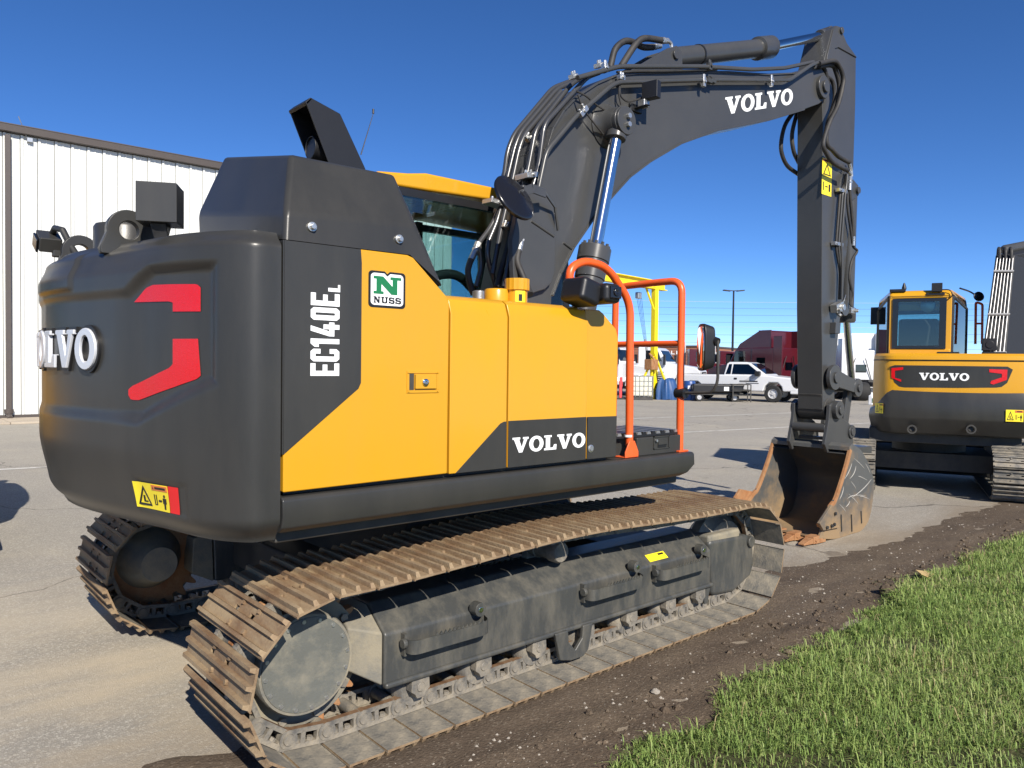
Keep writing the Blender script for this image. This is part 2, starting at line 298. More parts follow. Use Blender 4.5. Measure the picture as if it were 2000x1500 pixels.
# ================================================================== the setting
def nodes(m): return m.node_tree.nodes, m.node_tree.links
def ground_mat(name, cols, scales, bump, rough, specks=None, crack=False):
    m = bpy.data.materials.new(name); m.use_nodes = True; MATS[name] = m; n, L = nodes(m); b = n['Principled BSDF']; b.inputs['Roughness'].default_value = rough; b.inputs['Specular IOR Level'].default_value = 0.25
    tc = n.new('ShaderNodeTexCoord'); out = None
    rgb = n.new('ShaderNodeRGB'); rgb.outputs[0].default_value = list(cols[0])+[1]; out = rgb.outputs[0]
    for (c, sc, lo, hi, amt, det, kindn, st) in scales:
        mp = n.new('ShaderNodeMapping'); L.new(tc.outputs['Object'], mp.inputs[0]); mp.inputs['Scale'].default_value = st
        if kindn == 'v':
            t = n.new('ShaderNodeTexVoronoi'); t.inputs['Scale'].default_value = sc; o = t.outputs['Color']
            sp = n.new('ShaderNodeSeparateColor'); L.new(o, sp.inputs[0]); o = sp.outputs[0]
        else:
            t = n.new('ShaderNodeTexNoise'); t.inputs['Scale'].default_value = sc; t.inputs['Detail'].default_value = det; t.inputs['Roughness'].default_value = 0.62; o = t.outputs[0]
        L.new(mp.outputs[0], t.inputs['Vector'])
        mr = n.new('ShaderNodeMapRange'); mr.inputs[1].default_value = lo; mr.inputs[2].default_value = hi; mr.inputs[4].default_value = amt; L.new(o, mr.inputs[0])
        mx = n.new('ShaderNodeMix'); mx.data_type = 'RGBA'; mx.inputs[7].default_value = list(c)+[1]; L.new(mr.outputs[0], mx.inputs[0]); L.new(out, mx.inputs[6]); out = mx.outputs[2]
    if crack:                                                     # hairline cracks
        wn = n.new('ShaderNodeTexNoise'); wn.inputs['Scale'].default_value = .9; wn.inputs['Detail'].default_value = 5; L.new(tc.outputs['Object'], wn.inputs['Vector']); va = n.new('ShaderNodeVectorMath'); va.operation = 'MULTIPLY_ADD'; va.inputs[1].default_value = (1.6, 1.6, 0); L.new(wn.outputs['Color'], va.inputs[0]); L.new(tc.outputs['Object'], va.inputs[2])
        vo = n.new('ShaderNodeTexVoronoi'); vo.feature = 'DISTANCE_TO_EDGE'; vo.inputs['Scale'].default_value = .17; L.new(va.outputs[0], vo.inputs['Vector']); cm = n.new('ShaderNodeMapRange'); cm.inputs[1].default_value = .0008; cm.inputs[2].default_value = .0026; cm.inputs[3].default_value = .75; cm.inputs[4].default_value = 0; L.new(vo.outputs['Distance'], cm.inputs[0])
        mx = n.new('ShaderNodeMix'); mx.data_type = 'RGBA'; mx.inputs[7].default_value = (.09, .08, .07, 1); L.new(cm.outputs[0], mx.inputs[0]); L.new(out, mx.inputs[6]); out = mx.outputs[2]
    if specks:                                                     # earth tracked from the verge onto the asphalt
        sp_ = n.new('ShaderNodeSeparateXYZ'); L.new(tc.outputs['Object'], sp_.inputs[0]); mr = n.new('ShaderNodeMapRange'); mr.inputs[1].default_value = 0.35; mr.inputs[2].default_value = -1.0; L.new(sp_.outputs[1], mr.inputs[0])
        t = n.new('ShaderNodeTexNoise'); t.inputs['Scale'].default_value = 1.3; t.inputs['Detail'].default_value = 8; t.inputs['Roughness'].default_value = .65; mp = n.new('ShaderNodeMapping'); mp.inputs['Scale'].default_value = (.45, 1.3, 1); L.new(tc.outputs['Object'], mp.inputs[0]); L.new(mp.outputs[0], t.inputs['Vector'])
        ad = n.new('ShaderNodeMath'); ad.operation = 'MULTIPLY_ADD'; ad.inputs[1].default_value = 3.2; ad.inputs[2].default_value = -1.75; L.new(t.outputs[0], ad.inputs[0]); a2 = n.new('ShaderNodeMath'); a2.operation = 'ADD'; a2.use_clamp = True; L.new(ad.outputs[0], a2.inputs[0]); L.new(mr.outputs[0], a2.inputs[1])
        a3 = n.new('ShaderNodeMath'); a3.operation = 'MULTIPLY'; L.new(a2.outputs[0], a3.inputs[0]); L.new(mr.outputs[0], a3.inputs[1]); a4 = n.new('ShaderNodeMath'); a4.operation = 'MULTIPLY'; a4.inputs[1].default_value = .8; L.new(a3.outputs[0], a4.inputs[0])
        vd = n.new('ShaderNodeVectorMath'); vd.operation = 'DISTANCE'; vd.inputs[1].default_value = (-2.3, -.6, 0); L.new(tc.outputs['Object'], vd.inputs[0]); dm = n.new('ShaderNodeMapRange'); dm.inputs[1].default_value = 4.2; dm.inputs[2].default_value = .8; dm.inputs[4].default_value = .85; L.new(vd.outputs['Value'], dm.inputs[0])
        nm_ = n.new('ShaderNodeMapRange'); nm_.inputs[1].default_value = .40; nm_.inputs[2].default_value = .62; L.new(t.outputs[0], nm_.inputs[0]); dq = n.new('ShaderNodeMath'); dq.operation = 'MULTIPLY'; L.new(dm.outputs[0], dq.inputs[0]); L.new(nm_.outputs[0], dq.inputs[1])
        mx = n.new('ShaderNodeMix'); mx.data_type = 'RGBA'; mx.inputs[7].default_value = (.50, .425, .31, 1); L.new(dq.outputs[0], mx.inputs[0]); L.new(out, mx.inputs[6]); out = mx.outputs[2]   # pale sand dropped from the tracks
        mx = n.new('ShaderNodeMix'); mx.data_type = 'RGBA'; mx.inputs[7].default_value = list(specks)+[1]; L.new(a4.outputs[0], mx.inputs[0]); L.new(out, mx.inputs[6]); out = mx.outputs[2]
    L.new(out, b.inputs['Base Color'])
    hz = None; prev = None
    for sc, st in bump:
        bz = n.new('ShaderNodeTexNoise'); bz.inputs['Scale'].default_value = sc; bz.inputs['Detail'].default_value = 4; L.new(tc.outputs['Object'], bz.inputs['Vector'])
        bp = n.new('ShaderNodeBump'); bp.inputs['Strength'].default_value = st; bp.inputs['Distance'].default_value = 0.012; L.new(bz.outputs[0], bp.inputs['Height'])
        if prev: L.new(prev.outputs[0], bp.inputs['Normal'])
        prev = bp
    L.new(prev.outputs[0], b.inputs['Normal'])
    return m
one = (1, 1, 1)
ground_mat('asphalt', [(0.350, 0.323, 0.276)], [
    ((0.426, 0.386, 0.314), 0.35, .42, .62, .8, 5, 'n', one), ((0.254, 0.235, 0.203), 0.55, .52, .72, .55, 7, 'n', (1, .5, 1)),
    ((0.507, 0.442, 0.330), 0.8, .56, .70, .55, 7, 'n', one), ((0.193, 0.180, 0.154), 85, .0, .42, .42, 0, 'v', one), ((0.567, 0.532, 0.455), 120, .74, 1, .6, 0, 'v', one),
    ((0.132, 0.121, 0.102), 1.3, .66, .74, .45, 9, 'n', one)], [(160, .5), (30, .2)], 0.9, (0.223, 0.176, 0.121), crack=True)
ground_mat('dirt', [(0.107, 0.079, 0.055)], [
    ((0.156, 0.119, 0.082), 1.3, .44, .64, .85, 7, 'n', (.5, 1.6, 1)), ((0.058, 0.042, 0.029), 2.6, .54, .70, .6, 8, 'n', (.6, 1.3, 1)), ((0.206, 0.159, 0.107), 0.8, .56, .7, .7, 5, 'n', (.4, 1.8, 1)),
    ((0.268, 0.224, 0.168), 120, .88, .97, .6, 0, 'v', one), ((0.053, 0.040, 0.028), 60, .0, .3, .35, 0, 'v', one)], [(90, .7), (18, .5)], 0.95)
ground_mat('lawn_soil', [(0.05, 0.052, 0.022)], [((0.07, 0.055, 0.03), 5, .5, .7, .8, 6, 'n', one)], [(60, .8)], 0.95)
ground_mat('concrete', [(0.42, 0.36, 0.28)], [((0.33, 0.28, 0.22), 1.2, .45, .65, .6, 6, 'n', one)], [(60, .3)], 0.9)
ground_mat('line_paint', [(0.62, 0.60, 0.55)], [((0.3, 0.28, 0.25), 3, .48, .6, .9, 8, 'n', one)], [(60, .3)], 0.8)
m = MB(); m.add([(-400, -400, 0), (900, -400, 0), (900, 900, 0), (-400, 900, 0)], [(0, 1, 2, 3)])
kind(m.build('pavement', 'asphalt'), 'structure')
def fnoise(x, y, s=1.0, seed=0):
    v = 0; a = 1; t = 0
    for k in range(4):
        q = s*2**k; v += a*(math.sin(x*q*1.7+seed+y*q*0.9+1.3*k)*math.cos(y*q*2.1-seed*1.7+x*q*0.6+k*2.1)); t += a; a *= .55
    return v/t
def sstep(a, b, x):
    t = max(0, min(1, (x-a)/(b-a))); return t*t*(3-2*t)
GE = [(-6, -1.95), (-1.2, -1.93), (-.32, -1.86), (.15, -1.87), (.88, -1.76), (1.5, -1.745), (2.16, -1.69), (3.2, -1.6), (3.94, -1.6), (4.6, -1.58), (5.84, -1.64), (14, -1.7)]
DE = [(-6, -.72), (-2.1, -.66), (-1.7, -.70), (0, -.7), (2.4, -.62), (2.9, -.76), (4.2, -.86), (6.4, -.78), (8.8, -.86), (14, -.9)]
def lerp(T, x):
    for i in range(len(T)-1):
        if T[i][0] <= x <= T[i+1][0]: t = (x-T[i][0])/(T[i+1][0]-T[i][0]); return T[i][1]*(1-t)+T[i+1][1]*t
    return T[0][1] if x < T[0][0] else T[-1][1]
def dirt_h(x, y):
    e = lerp(DE, x)+.07*fnoise(x, y, 2.3, 1)+.04*fnoise(x, y, 7, 2); d = e-y
    h = -.02+.026*sstep(-.06, .22, d)
    h += .006*fnoise(x, y, 5, 3)*sstep(0, .2, d)+.004*fnoise(x, y, 16, 5)
    h += .012*sstep(.12, 0, abs(y-(-1.62+.02*fnoise(x, 0, 1, 4))))*max(0, .4+fnoise(x, y, 3, 8))
    h += .007*sstep(.25, .6, d)*math.sin(y*26+1.5*fnoise(x, y, 1.2, 6))*(.5+.5*fnoise(x, y, 1.7, 12))
    return min(h, .0155 if -1.36 < y < -.6 and x < 2.0 else .05)
m = MB(); nx, ny = 330, 46
m.grid(lambda u, v: (lambda x, y: (x, y, dirt_h(x, y)))(-6+u*17, -.4-v*1.9), nx, ny)
kind(m.build('dirt_strip', 'dirt', smooth=180), 'structure')
def lawn_h(x, y):
    e = lerp(GE, x)+.13*fnoise(x, y, 2.7, 7)+.10*fnoise(x, y, 8, 2); d = e-y
    return -.015+.06*sstep(-.05, .30, d)+.012*fnoise(x, y, 2, 9)*sstep(.1, .5, d), d
m = MB(); m.grid(lambda u, v: (lambda x, y: (x, y, lawn_h(x, y)[0]))(-6+u*17, -1.35-v*8), 220, 110)
kind(m.build('lawn', 'lawn_soil', smooth=180), 'structure')
# faint parking lines and the concrete apron along the workshop wall
for k, (a, b) in enumerate((((9.5, 7.6), (24, 5.2)), ((4.5, 12.6), (23, 9.6)), ((-5, 9.6), (3, 8.3)))):
    p, q = V((a[0], a[1], 0)), V((b[0], b[1], 0)); n_ = (q-p).cross(V((0, 0, 1))).normalized()*.055
    mm = MB(); mm.add([p+n_+V((0, 0, .004)), q+n_+V((0, 0, .004)), q-n_+V((0, 0, .004)), p-n_+V((0, 0, .004))], [(0, 1, 2, 3)]); kind(mm.build('painted_line', 'line_paint'), 'structure')
m = MB()
for i in range(16):
    m = MB(); m.b2((-14+i*2, 17.6, 0), (-14+i*2+1.985, 19.30, .05)); kind(m.build('apron_slab', 'concrete', bevel=.008), 'structure')
# grass blades, one mesh
def blades(N, xr, yr, hmin, hmax, wd, seed, dmin=.03):
    r = np.random.default_rng(seed); P = []
    xs = r.uniform(*xr, N*2); ys = r.uniform(*yr, N*2)
    vv = np.zeros((N*2, 5, 3)); keep = np.zeros(N*2, bool)
    for i in range(N*2):
        x, y = xs[i], ys[i]; h, d = lawn_h(x, y)
        cl = fnoise(x, y, 4, 21)+.6*fnoise(x, y, 1.3, 33)
        if d < dmin+r.random()**3*.12 or (cl < -.38 and r.random() < .75): continue
        a = r.uniform(0, 6.283); ln = r.uniform(hmin, hmax)*(1+.35*cl)*min(1, .35+d*3); b = r.uniform(.2, 1.25)*ln; ww = wd*r.uniform(.6, 1.3)
        c, s = math.cos(a), math.sin(a); bx, by = -s*ww, c*ww
        dx, dy = c*b, s*b
        vv[i] = [(x-bx, y-by, h-.008), (x+bx, y+by, h-.008), (x+dx*.4-bx*.8, y+dy*.4-by*.8, h+ln*.6), (x+dx*.4+bx*.8, y+dy*.4+by*.8, h+ln*.6), (x+dx, y+dy, h+ln*max(.25, .95-.45*b/ln))]; keep[i] = True
        if keep.sum() >= N: break
    return vv[keep]
B = np.concatenate([blades(62000, (-1.4, 2.6), (-3.6, -1.6), .025, .075, .0020, 1), blades(44000, (2.0, 7.5), (-3.4, -1.45), .035, .085, .0030, 2), blades(5000, (-1.4, 5), (-3.4, -1.5), .08, .15, .0022, 8, -.06), blades(9000, (-1.4, 6), (-3.4, -1.45), .012, .03, .0022, 9, -.12), blades(12000, (7, 11), (-4.5, -1.4), .05, .12, .006, 3), blades(10000, (-5, -1.2), (-6, -1.8), .04, .09, .004, 4), blades(16000, (-1.2, 9), (-6.5, -3.4), .04, .09, .005, 5)])
nb = len(B); me = bpy.data.meshes.new('grass'); me.vertices.add(nb*5); me.vertices.foreach_set('co', B.reshape(-1))
lp = (np.arange(nb)[:, None]*5+np.array([0, 1, 3, 2, 2, 3, 4])[None]).reshape(-1)
me.loops.add(nb*7); me.loops.foreach_set('vertex_index', lp.astype(np.int32))
me.polygons.add(nb*2); ls = (np.arange(nb)[:, None]*7+np.array([0, 4])[None]).reshape(-1); me.polygons.foreach_set('loop_start', ls.astype(np.int32))
at_ = me.attributes.new('tint', 'FLOAT', 'POINT'); px_ = B[:, 0, 0]; py_ = B[:, 0, 1]; pn = .5+.5*np.sin(px_*2.3+1.7*np.sin(py_*3.1))*np.cos(py_*2.9+1.3*np.sin(px_*1.9)); tv = np.repeat(np.clip(rng.random(nb)*.75+.28*pn+np.where(rng.random(nb) < .07, .5, 0), 0, 1), 5); at_.data.foreach_set('value', tv.astype(np.float32))
me.update(calc_edges=True); me.validate()
gm = bpy.data.materials.new('grass_blade'); gm.use_nodes = True; MATS['grass_blade'] = gm; n, L = nodes(gm); b = n['Principled BSDF']; b.inputs['Roughness'].default_value = .5; b.inputs['Specular IOR Level'].default_value = .3
a_ = n.new('ShaderNodeAttribute'); a_.attribute_name = 'tint'; cr = n.new('ShaderNodeValToRGB'); L.new(a_.outputs['Fac'], cr.inputs[0])
cr.color_ramp.elements[0].color = (.13, .21, .05, 1); cr.color_ramp.elements[1].color = (.42, .35, .18, 1); cr.color_ramp.elements[1].position = 1
for p, c in ((.45, (.25, .36, .095, 1)), (.8, (.37, .45, .14, 1)), (.93, (.36, .38, .17, 1))): e = cr.color_ramp.elements.new(p); e.color = c
L.new(cr.outputs[0], b.inputs['Base Color']); b.inputs['Transmission Weight'].default_value = 0
tr = n.new('ShaderNodeBsdfTranslucent'); L.new(cr.outputs[0], tr.inputs[0]); ms = n.new('ShaderNodeMixShader'); ms.inputs[0].default_value = .3; L.new(b.outputs[0], ms.inputs[1]); L.new(tr.outputs[0], ms.inputs[2]); L.new(ms.outputs[0], n['Material Output'].inputs[0])
me.materials.append(gm); go = kind(obj('grass', me), 'stuff'); go['label'] = 'short green grass growing beside the dirt strip'; go['category'] = 'grass'
# pebbles on the dirt
mat('pebble', (0.30, 0.27, 0.225), 0.8, var=0.3, scale=30)
m = MB(); k = 0
while k < 1000:
    x = random.uniform(-1.8, 7.5) if random.random() < .8 else random.uniform(-1.5, 2.5); y = random.uniform(-1.95, -.75)
    if x < 2.05 and y > -1.38: continue
    if lerp(DE, x)-y < .05 or fnoise(x, y, 3, 50) < random.uniform(-.5, .6): continue
    r_ = .0025+.008*random.random()**4; z = max(dirt_h(x, y), lawn_h(x, y)[0]); a = random.uniform(0, 6.28)
    pts = [(x+r_*math.cos(a+q*1.2566)*random.uniform(.7, 1.3), y+r_*math.sin(a+q*1.2566)*random.uniform(.7, 1.3), z+random.uniform(-.1, .3)*r_) for q in range(5)]
    m.add(pts+[(x, y, z+r_*.9), (x, y, z-r_)], [(q, (q+1) % 5, 5) for q in range(5)]+[((q+1) % 5, q, 6) for q in range(5)]); k += 1
po = kind(m.build('pebbles', 'pebble', smooth=20), 'stuff'); po['label'] = 'pale pebbles scattered over the dirt strip'; po['category'] = 'pebbles'
# crumbs of soil along the torn edge of the turf
m = MB(); k = 0
while k < 420:
    x = random.uniform(-1.2, 6.5); y = lerp(GE, x)+random.gauss(.10, .12)
    if y > -1.38: continue
    r_ = .006+.022*random.random()**3; z = max(dirt_h(x, y), lawn_h(x, y)[0]); a = random.uniform(0, 6.28)
    pts = [(x+r_*math.cos(a+q*1.0472)*random.uniform(.6, 1.3), y+r_*math.sin(a+q*1.0472)*random.uniform(.6, 1.3), z+random.uniform(-.1, .35)*r_) for q in range(6)]; tp_ = [(x+r_*.5*math.cos(a+q*2.0944+.4), y+r_*.5*math.sin(a+q*2.0944+.4), z+r_*random.uniform(.6, 1.0)) for q in range(3)]
    m.add(pts+tp_+[(x, y, z-r_)], [(0, 1, 6), (1, 2, 7, 6), (2, 3, 7), (3, 4, 8, 7), (4, 5, 8), (5, 0, 6, 8), (6, 7, 8)]+[((q+1) % 6, q, 9) for q in range(6)]); k += 1
po = kind(m.build('soil_crumbs', 'dirt', smooth=20), 'stuff'); po['label'] = 'dark crumbs of soil along the torn turf edge'; po['category'] = 'soil'
# bits of litter and clods
def clod(p, r, mt, label, nm, cat, flat=.6):
    m = MB(); sd = random.random()*9
    def fn(u, v):
        th = u*2*math.pi; ph = v*math.pi; q = r*(1+.35*fnoise(math.cos(th)*2+sd, math.sin(th)*2+math.cos(ph)*2, 1.2, sd))
        return (p[0]+q*math.sin(ph)*math.cos(th), p[1]+q*math.sin(ph)*math.sin(th), p[2]+q*flat*math.cos(ph)+r*flat*.3)
    m.grid(fn, 12, 8); return tag(m.build(nm, mt, smooth=30), label, cat)
c = on(1737, 1157, 2, .03); clod(c, .07, 'dirt', 'dark lump of soil at the ragged edge of the lawn', 'soil_clod', 'clod')
c = on(1280, 1352, 2, .02); clod(c, .022, 'pebble', 'small white stone lying on dark dirt beside the excavator track', 'stone', 'stone')
mat('leaf_tan', (0.50, 0.36, 0.16), 0.6, var=0.1)
c = on(1812, 1130, 2, .015); m = MB()
pts = [(-.13, .0, .055), (-.03, -.05, .01), (.13, -.03, .0), (.16, .03, .012), (.02, .05, .03), (-.1, .05, .07)]
m.hull([c+V(p) for p in pts], [c+V(p)+V((0, 0, .004)) for p in pts]); tag(m.build('dry_leaf', 'leaf_tan', smooth=20), 'curled tan dry leaf lying where dirt meets grass', 'leaf')
# ================================================================== large crawler excavator
EX = thing('crawler_excavator', 'large yellow and grey crawler excavator with raised boom and white lettering', 'excavator', (0, 0, 0))
# ---- track shoe and link meshes (x along travel, z outwards)
PT = 0.1715; SW = 0.33
def shoe_mesh(sw, pt, name):
    m = MB(); t = .010
    cols = [(-sw, -.095), (-.095, -.055), (-.055, .055), (.055, .095), (.095, sw)]
    for i, (a, b) in enumerate(cols):
        if i in (1, 3):
            m.b2((-.081, a, 0), (-.035, b, t)); m.b2((.005, a, 0), (.070, b, t))
        else: m.b2((-.081, a, 0), (.070, b, t))
    m.b2((-.035, -.095, .0005), (.005, -.093, t-.0005)); 
    for x, hgt, ov in ((-.072, .018, 0), (-.008, .020, 0), (.056, .020, 0)):
        w0, w1 = .011, .007
        A = [(x-w0, -sw+.0, t-.002), (x+w0, -sw, t-.002), (x+w1, -sw+.012, t+hgt), (x-w1, -sw+.012, t+hgt)]
        B_ = [(x-w0, sw, t-.002), (x+w0, sw, t-.002), (x+w1, sw-.012, t+hgt), (x-w1, sw-.012, t+hgt)]
        m.hull(A, B_)
    # curved trailing lip
    A = [(.068, -sw, .001), (.074, -sw, -.004), (.077, -sw, -.002), (.076, -sw, .004), (.069, -sw, .0098)]; m.hull(A, [(p[0], sw, p[2]) for p in A])
    for y in (-.128, -.045, .045, .128)[:0]: pass
    for y in (-.075, .075):
        for x in (-.055, .035):
            m.cyl((x, y+.035, t-.004), (x, y+.035, t+.011), .011, 6); 
    me = m.mesh(name, ['shoe_steel', 'shoe_inner'], 30)
    # the inward faces carry grey dust instead of rust
    for p in me.polygons:
        if p.normal.z < -.6: p.material_index = 1
    return me
def link_mesh(name, hw=.085):
    m = MB()
    for s in (-1, 1):
        y0, y1 = s*hw, s*(hw+.028)
        prof = [(-.098, -.012), (-.09, -.036), (-.070, -.045), (-.03, -.045), (.09, -.045), (.1, -.02), (.092, .01), (.07, .03), (.02, .037), (-.02, .034), (-.06, .030), (-.088, .016)]
        prof = [(x, -z-.004) for x, z in prof]   # z outwards negative side = inside of loop
        # body in two strips leaving the two oval openings
        m.prism([(-.10, .046), (.10, .046), (.10, .026), (-.10, .026)], y0, y1)
        m.prism([(-.075, -.014), (.095, -.014), (.085, -.034), (-.06, -.034)], y0, y1)
        for a, b in ((-.012, .008), (.058, .1)): m.prism([(a, .03), (b, .03), (b, -.02), (a, -.02)], y0+s*.001, y1-s*.001)
        m.lathe([(0, .001), (0, .038), (.036, .038), (.036, .024), (.043, .022), (.043, .001)], (-.066, s*(hw-.004), .002), (0, s, 0), 18)
        for x in (-.022, .035): m.cyl((x, s*(hw+.012), .012), (x, s*(hw+.012), .034), .013, 6)
    m.cyl((-.066, -hw, .002), (-.066, hw, .002), .024, 12)
    me = m.mesh(name, ['link_steel', 'rail_rust'], 35)
    for p in me.polygons:
        if p.normal.z < -.8 and p.center.z < -.03: p.material_index = 1
    return me
SHOE = shoe_mesh(SW, PT, 'track_shoe'); LINK = link_mesh('track_link')
def loop_path(xs, xi, zc, r, bump_x, bump_z, idler_dz=0.0):
    P = []
    for k in range(31): P.append((xi+(xs-xi)*k/30, zc-r))                      # bottom, front to rear
    for k in range(1, 25): a = -math.pi/2-math.pi*k/24; P.append((xs+r*math.cos(a), zc+r*math.sin(a)))
    n = 40
    for k in range(1, n):
        x = xs+(xi-xs)*k/n; t = k/n; P.append((x, zc+r+idler_dz*t+bump_z*math.exp(-((x-bump_x)/.75)**2)*min(1, t*6, (1-t)*6)))
    for k in range(25): a = math.pi/2-math.pi*k/24; P.append((xi+r*math.cos(a), zc+r*math.sin(a)+idler_dz*(1+math.sin(a))/2))
    return P
def lay_track(parent, P, pt, yc, shoe, link, off, phase, links=True):
    P = [V((p[0], 0, p[1])) for p in P]; Ls = [0]
    for i in range(len(P)): Ls.append(Ls[-1]+(P[(i+1) % len(P)]-P[i]).length)
    T = Ls[-1]; N = round(T/pt)
    def pos(s):
        s %= T
        for i in range(len(P)):
            if Ls[i] <= s <= Ls[i+1]:
                t = (s-Ls[i])/max(1e-9, Ls[i+1]-Ls[i]); return P[i].lerp(P[(i+1) % len(P)], t)
    for k in range(N):
        s = phase+k*T/N; a, b = pos(s-pt*.5), pos(s+pt*.5); d = (b-a).normalized(); c = (a+b)/2
        nrm = V((0, 1, 0)).cross(d)                                # outward
        if k == 0: cc = V((sum(p.x for p in P)/len(P), 0, sum(p.z for p in P)/len(P)))
        out = nrm if nrm.dot(c-V((max(min(c.x, XI), XS), 0, cc.z))) > 0 else -nrm
        xax = -d
        M = Matrix(((xax.x, 0, out.x, 0), (xax.y, 1, out.y, 0), (xax.z, 0, out.z, 0), (0, 0, 0, 1)))
        if M.to_3x3().determinant() < 0: M = Matrix(((xax.x, 0, out.x, 0), (xax.y, -1, out.y, 0), (xax.z, 0, out.z, 0), (0, 0, 0, 1)))
        Mx = Matrix.Translation((c.x, yc, c.z)) @ M
        inst('track_shoe', shoe, parent, Mx @ Matrix.Translation((0, 0, off)))
        if links: inst('track_link', link, parent, Mx @ Matrix.Translation((0, 0, -.024)))
XS, XI, ZC, PR = -1.49, 1.49, 0.365, 0.305
def make_track(sg):
    yc = sg*.995; fo = sg*1.16                                      # outer face of the frame
    m = MB()
    # welded box: vertical outer plate, sloping top, inner plate
    sec = [(fo, .215), (fo, .44), (sg*1.02, .545), (sg*.86, .545), (sg*.83, .22)]
    m.prism([(abs(a)*sg, z) for a, z in sec], -1.17, 1.22, 0)
    m.prism([(fo+sg*.016, .205), (fo+sg*.016, .232), (fo-sg*.02, .232), (fo-sg*.02, .205)], -1.17, 1.235, 0)
    # rear cap and sprocket mount
    fr = m.build('track_frame', 'frame_grey', EX, bevel=.012)
    m = MB(); m.hull([(-1.175, fo-sg*.004, .22), (-1.175, fo-sg*.004, .445), (-1.175, sg*1.02, .54), (-1.175, sg*.86, .54), (-1.175, sg*.83, .22)], [(-1.31, sg*1.09, .30), (-1.31, sg*1.09, .48), (-1.29, sg*1.02, .50), (-1.29, sg*.86, .50), (-1.31, sg*.83, .29)])
    m.build('frame_end', 'frame_dusty', fr, bevel=.008)
    # front guard round the idler yoke
    m = MB(); m.prism(xz([(1391, 1060), (1396, 1056), (1440, 1048), (1468, 1045), (1477, 1058), (1479, 1098), (1474, 1125), (1440, 1158), (1398, 1166)], -1.16) if sg < 0 else [(1.23, .47), (1.52, .49), (1.72, .46), (1.77, .40), (1.76, .27), (1.6, .13), (1.3, .12)], fo-sg*.02, fo-sg*.16); m.build('idler_guard', 'frame_grey', fr, bevel=.03, seg=3)
    m = MB(); m.b2((1.24, fo-sg*.03, .455), (1.60, fo-sg*.26, .52)); m.build('yoke', 'frame_dusty', fr, bevel=.02)
    m = MB(); m.cyl((1.70, fo+sg*.0, .42), (1.70, fo-sg*.05, .42), .038, 16); m.build('guard_pin', 'frame_grey', fr, bevel=.006)
    # idler wheel and sprocket
    m = MB(); m.lathe([(-.09, .05), (-.09, .21), (-.05, .235), (-.03, .265), (.03, .265), (.05, .235), (.09, .21), (.09, .05)], (XI, yc, ZC), (0, 1, 0), 36); m.build('idler_wheel', 'link_steel', fr)
    m = MB(); nt_ = 21
    pr = []
    for k in range(nt_):
        a = 2*math.pi*k/nt_
        for da, r in ((-.105, .245), (-.05, .285), (-.02, .305), (.02, .305), (.05, .285), (.105, .245)): pr.append((XS+r*math.cos(a+da), ZC+r*math.sin(a+da)))
    m.prism(pr, yc-.022, yc+.022); m.build('sprocket', ['rust'], fr, bevel=.003, seg=1)
    DX, DZ = -1.515, .396
    m = MB(); m.lathe([(-.30, .10), (-.12, .17), (-.05, .205), (.0, .205), (.015, .204), (.07, .204), (.083, .198), (.083, .001)], (DX, sg*1.062, DZ), (0, sg, 0), 48)
    dc = m.build('final_drive', ['frame_dusty'], fr, smooth=30)
    m = MB(); m.cyl((DX, sg*1.144, DZ), (DX, sg*1.1485, DZ), .188, 48); m.build('cover_plate', 'cover_steel', fr, bevel=.002, seg=1)
    for k in range(16):
        a = 2*math.pi*k/16+.1; m = MB(); p = V((DX+.175*math.cos(a), sg*1.148, DZ+.175*math.sin(a))); m.cyl(p, p+V((0, sg*.006, 0)), .0085, 6); m.build('cover_bolt', 'zinc', fr)
    for k in range(10):
        a = 2*math.pi*k/10; m = MB(); p = V((XS+.245*math.cos(a), yc+sg*.02, ZC+.245*math.sin(a)*.98)); m.cyl(p, p+V((0, sg*.022, 0)), .018, 6); m.build('sprocket_bolt', 'link_steel', fr)
    m = MB(); m.ringd((XS, yc+sg*.02, ZC), (0, sg, 0), .272, .20, .006, 36); m.build('sprocket_ring', 'frame_dusty', fr)
    for a, tx in ((.86, .9),)[:0]: pass
    # rollers
    for x in (-.98, -.62, -.26, .10, .46, .82, 1.12):
        m = MB(); m.lathe([(-.115, .03), (-.115, .07), (-.09, .085), (-.05, .085), (-.045, .07), (.045, .07), (.05, .085), (.09, .085), (.115, .07), (.115, .03)], (x, yc, .135+.0), (0, 1, 0), 22)
        ro = m.build('bottom_roller', 'link_steel', fr)
        for s in (-1, 1):
          m = MB(); m.prism([(x-.045, .225), (x-.05, .15), (x-.03, .135), (x-.02, .115), (x+.02, .115), (x+.03, .135), (x+.05, .15), (x+.045, .225)], yc+s*.118, yc+s*.165)
          m.cyl((x, yc+s*.160, .165), (x, yc+s*.170, .165), .022, 14); m.build('roller_bracket', 'link_steel', fr, bevel=.004, seg=1)
    for x in (-.03, ):                                               # track guide plate
        m = MB(); m.prism([(x-.15, .225), (x-.11, .08), (x-.03, .06), (x+.06, .06), (x+.1, .09), (x+.13, .225), (x+.055, .225), (x+.05, .16), (x, .11), (x-.05, .16), (x-.055, .225)], yc+sg*.172, yc+sg*.195); m.build('chain_guide', 'frame_grey', fr, bevel=.006)
    m = MB(); m.prism([(1.15, .215), (1.17, .10), (1.20, .10), (1.235, .215)], fo-sg*.005, fo-sg*.1); m.build('chain_guide', 'frame_grey', fr, bevel=.004)
    m = MB(); m.lathe([(-.10, .03), (-.10, .055), (-.05, .058), (-.045, .05), (.045, .05), (.05, .058), (.10, .058), (.115, .05), (.115, .001)], (-.07, sg*1.0, .612), (0, sg, 0), 24); m.b2((-.12, sg*.86, .50), (-.02, sg*.90, .60)); m.build('carrier_roller', 'link_steel', fr)
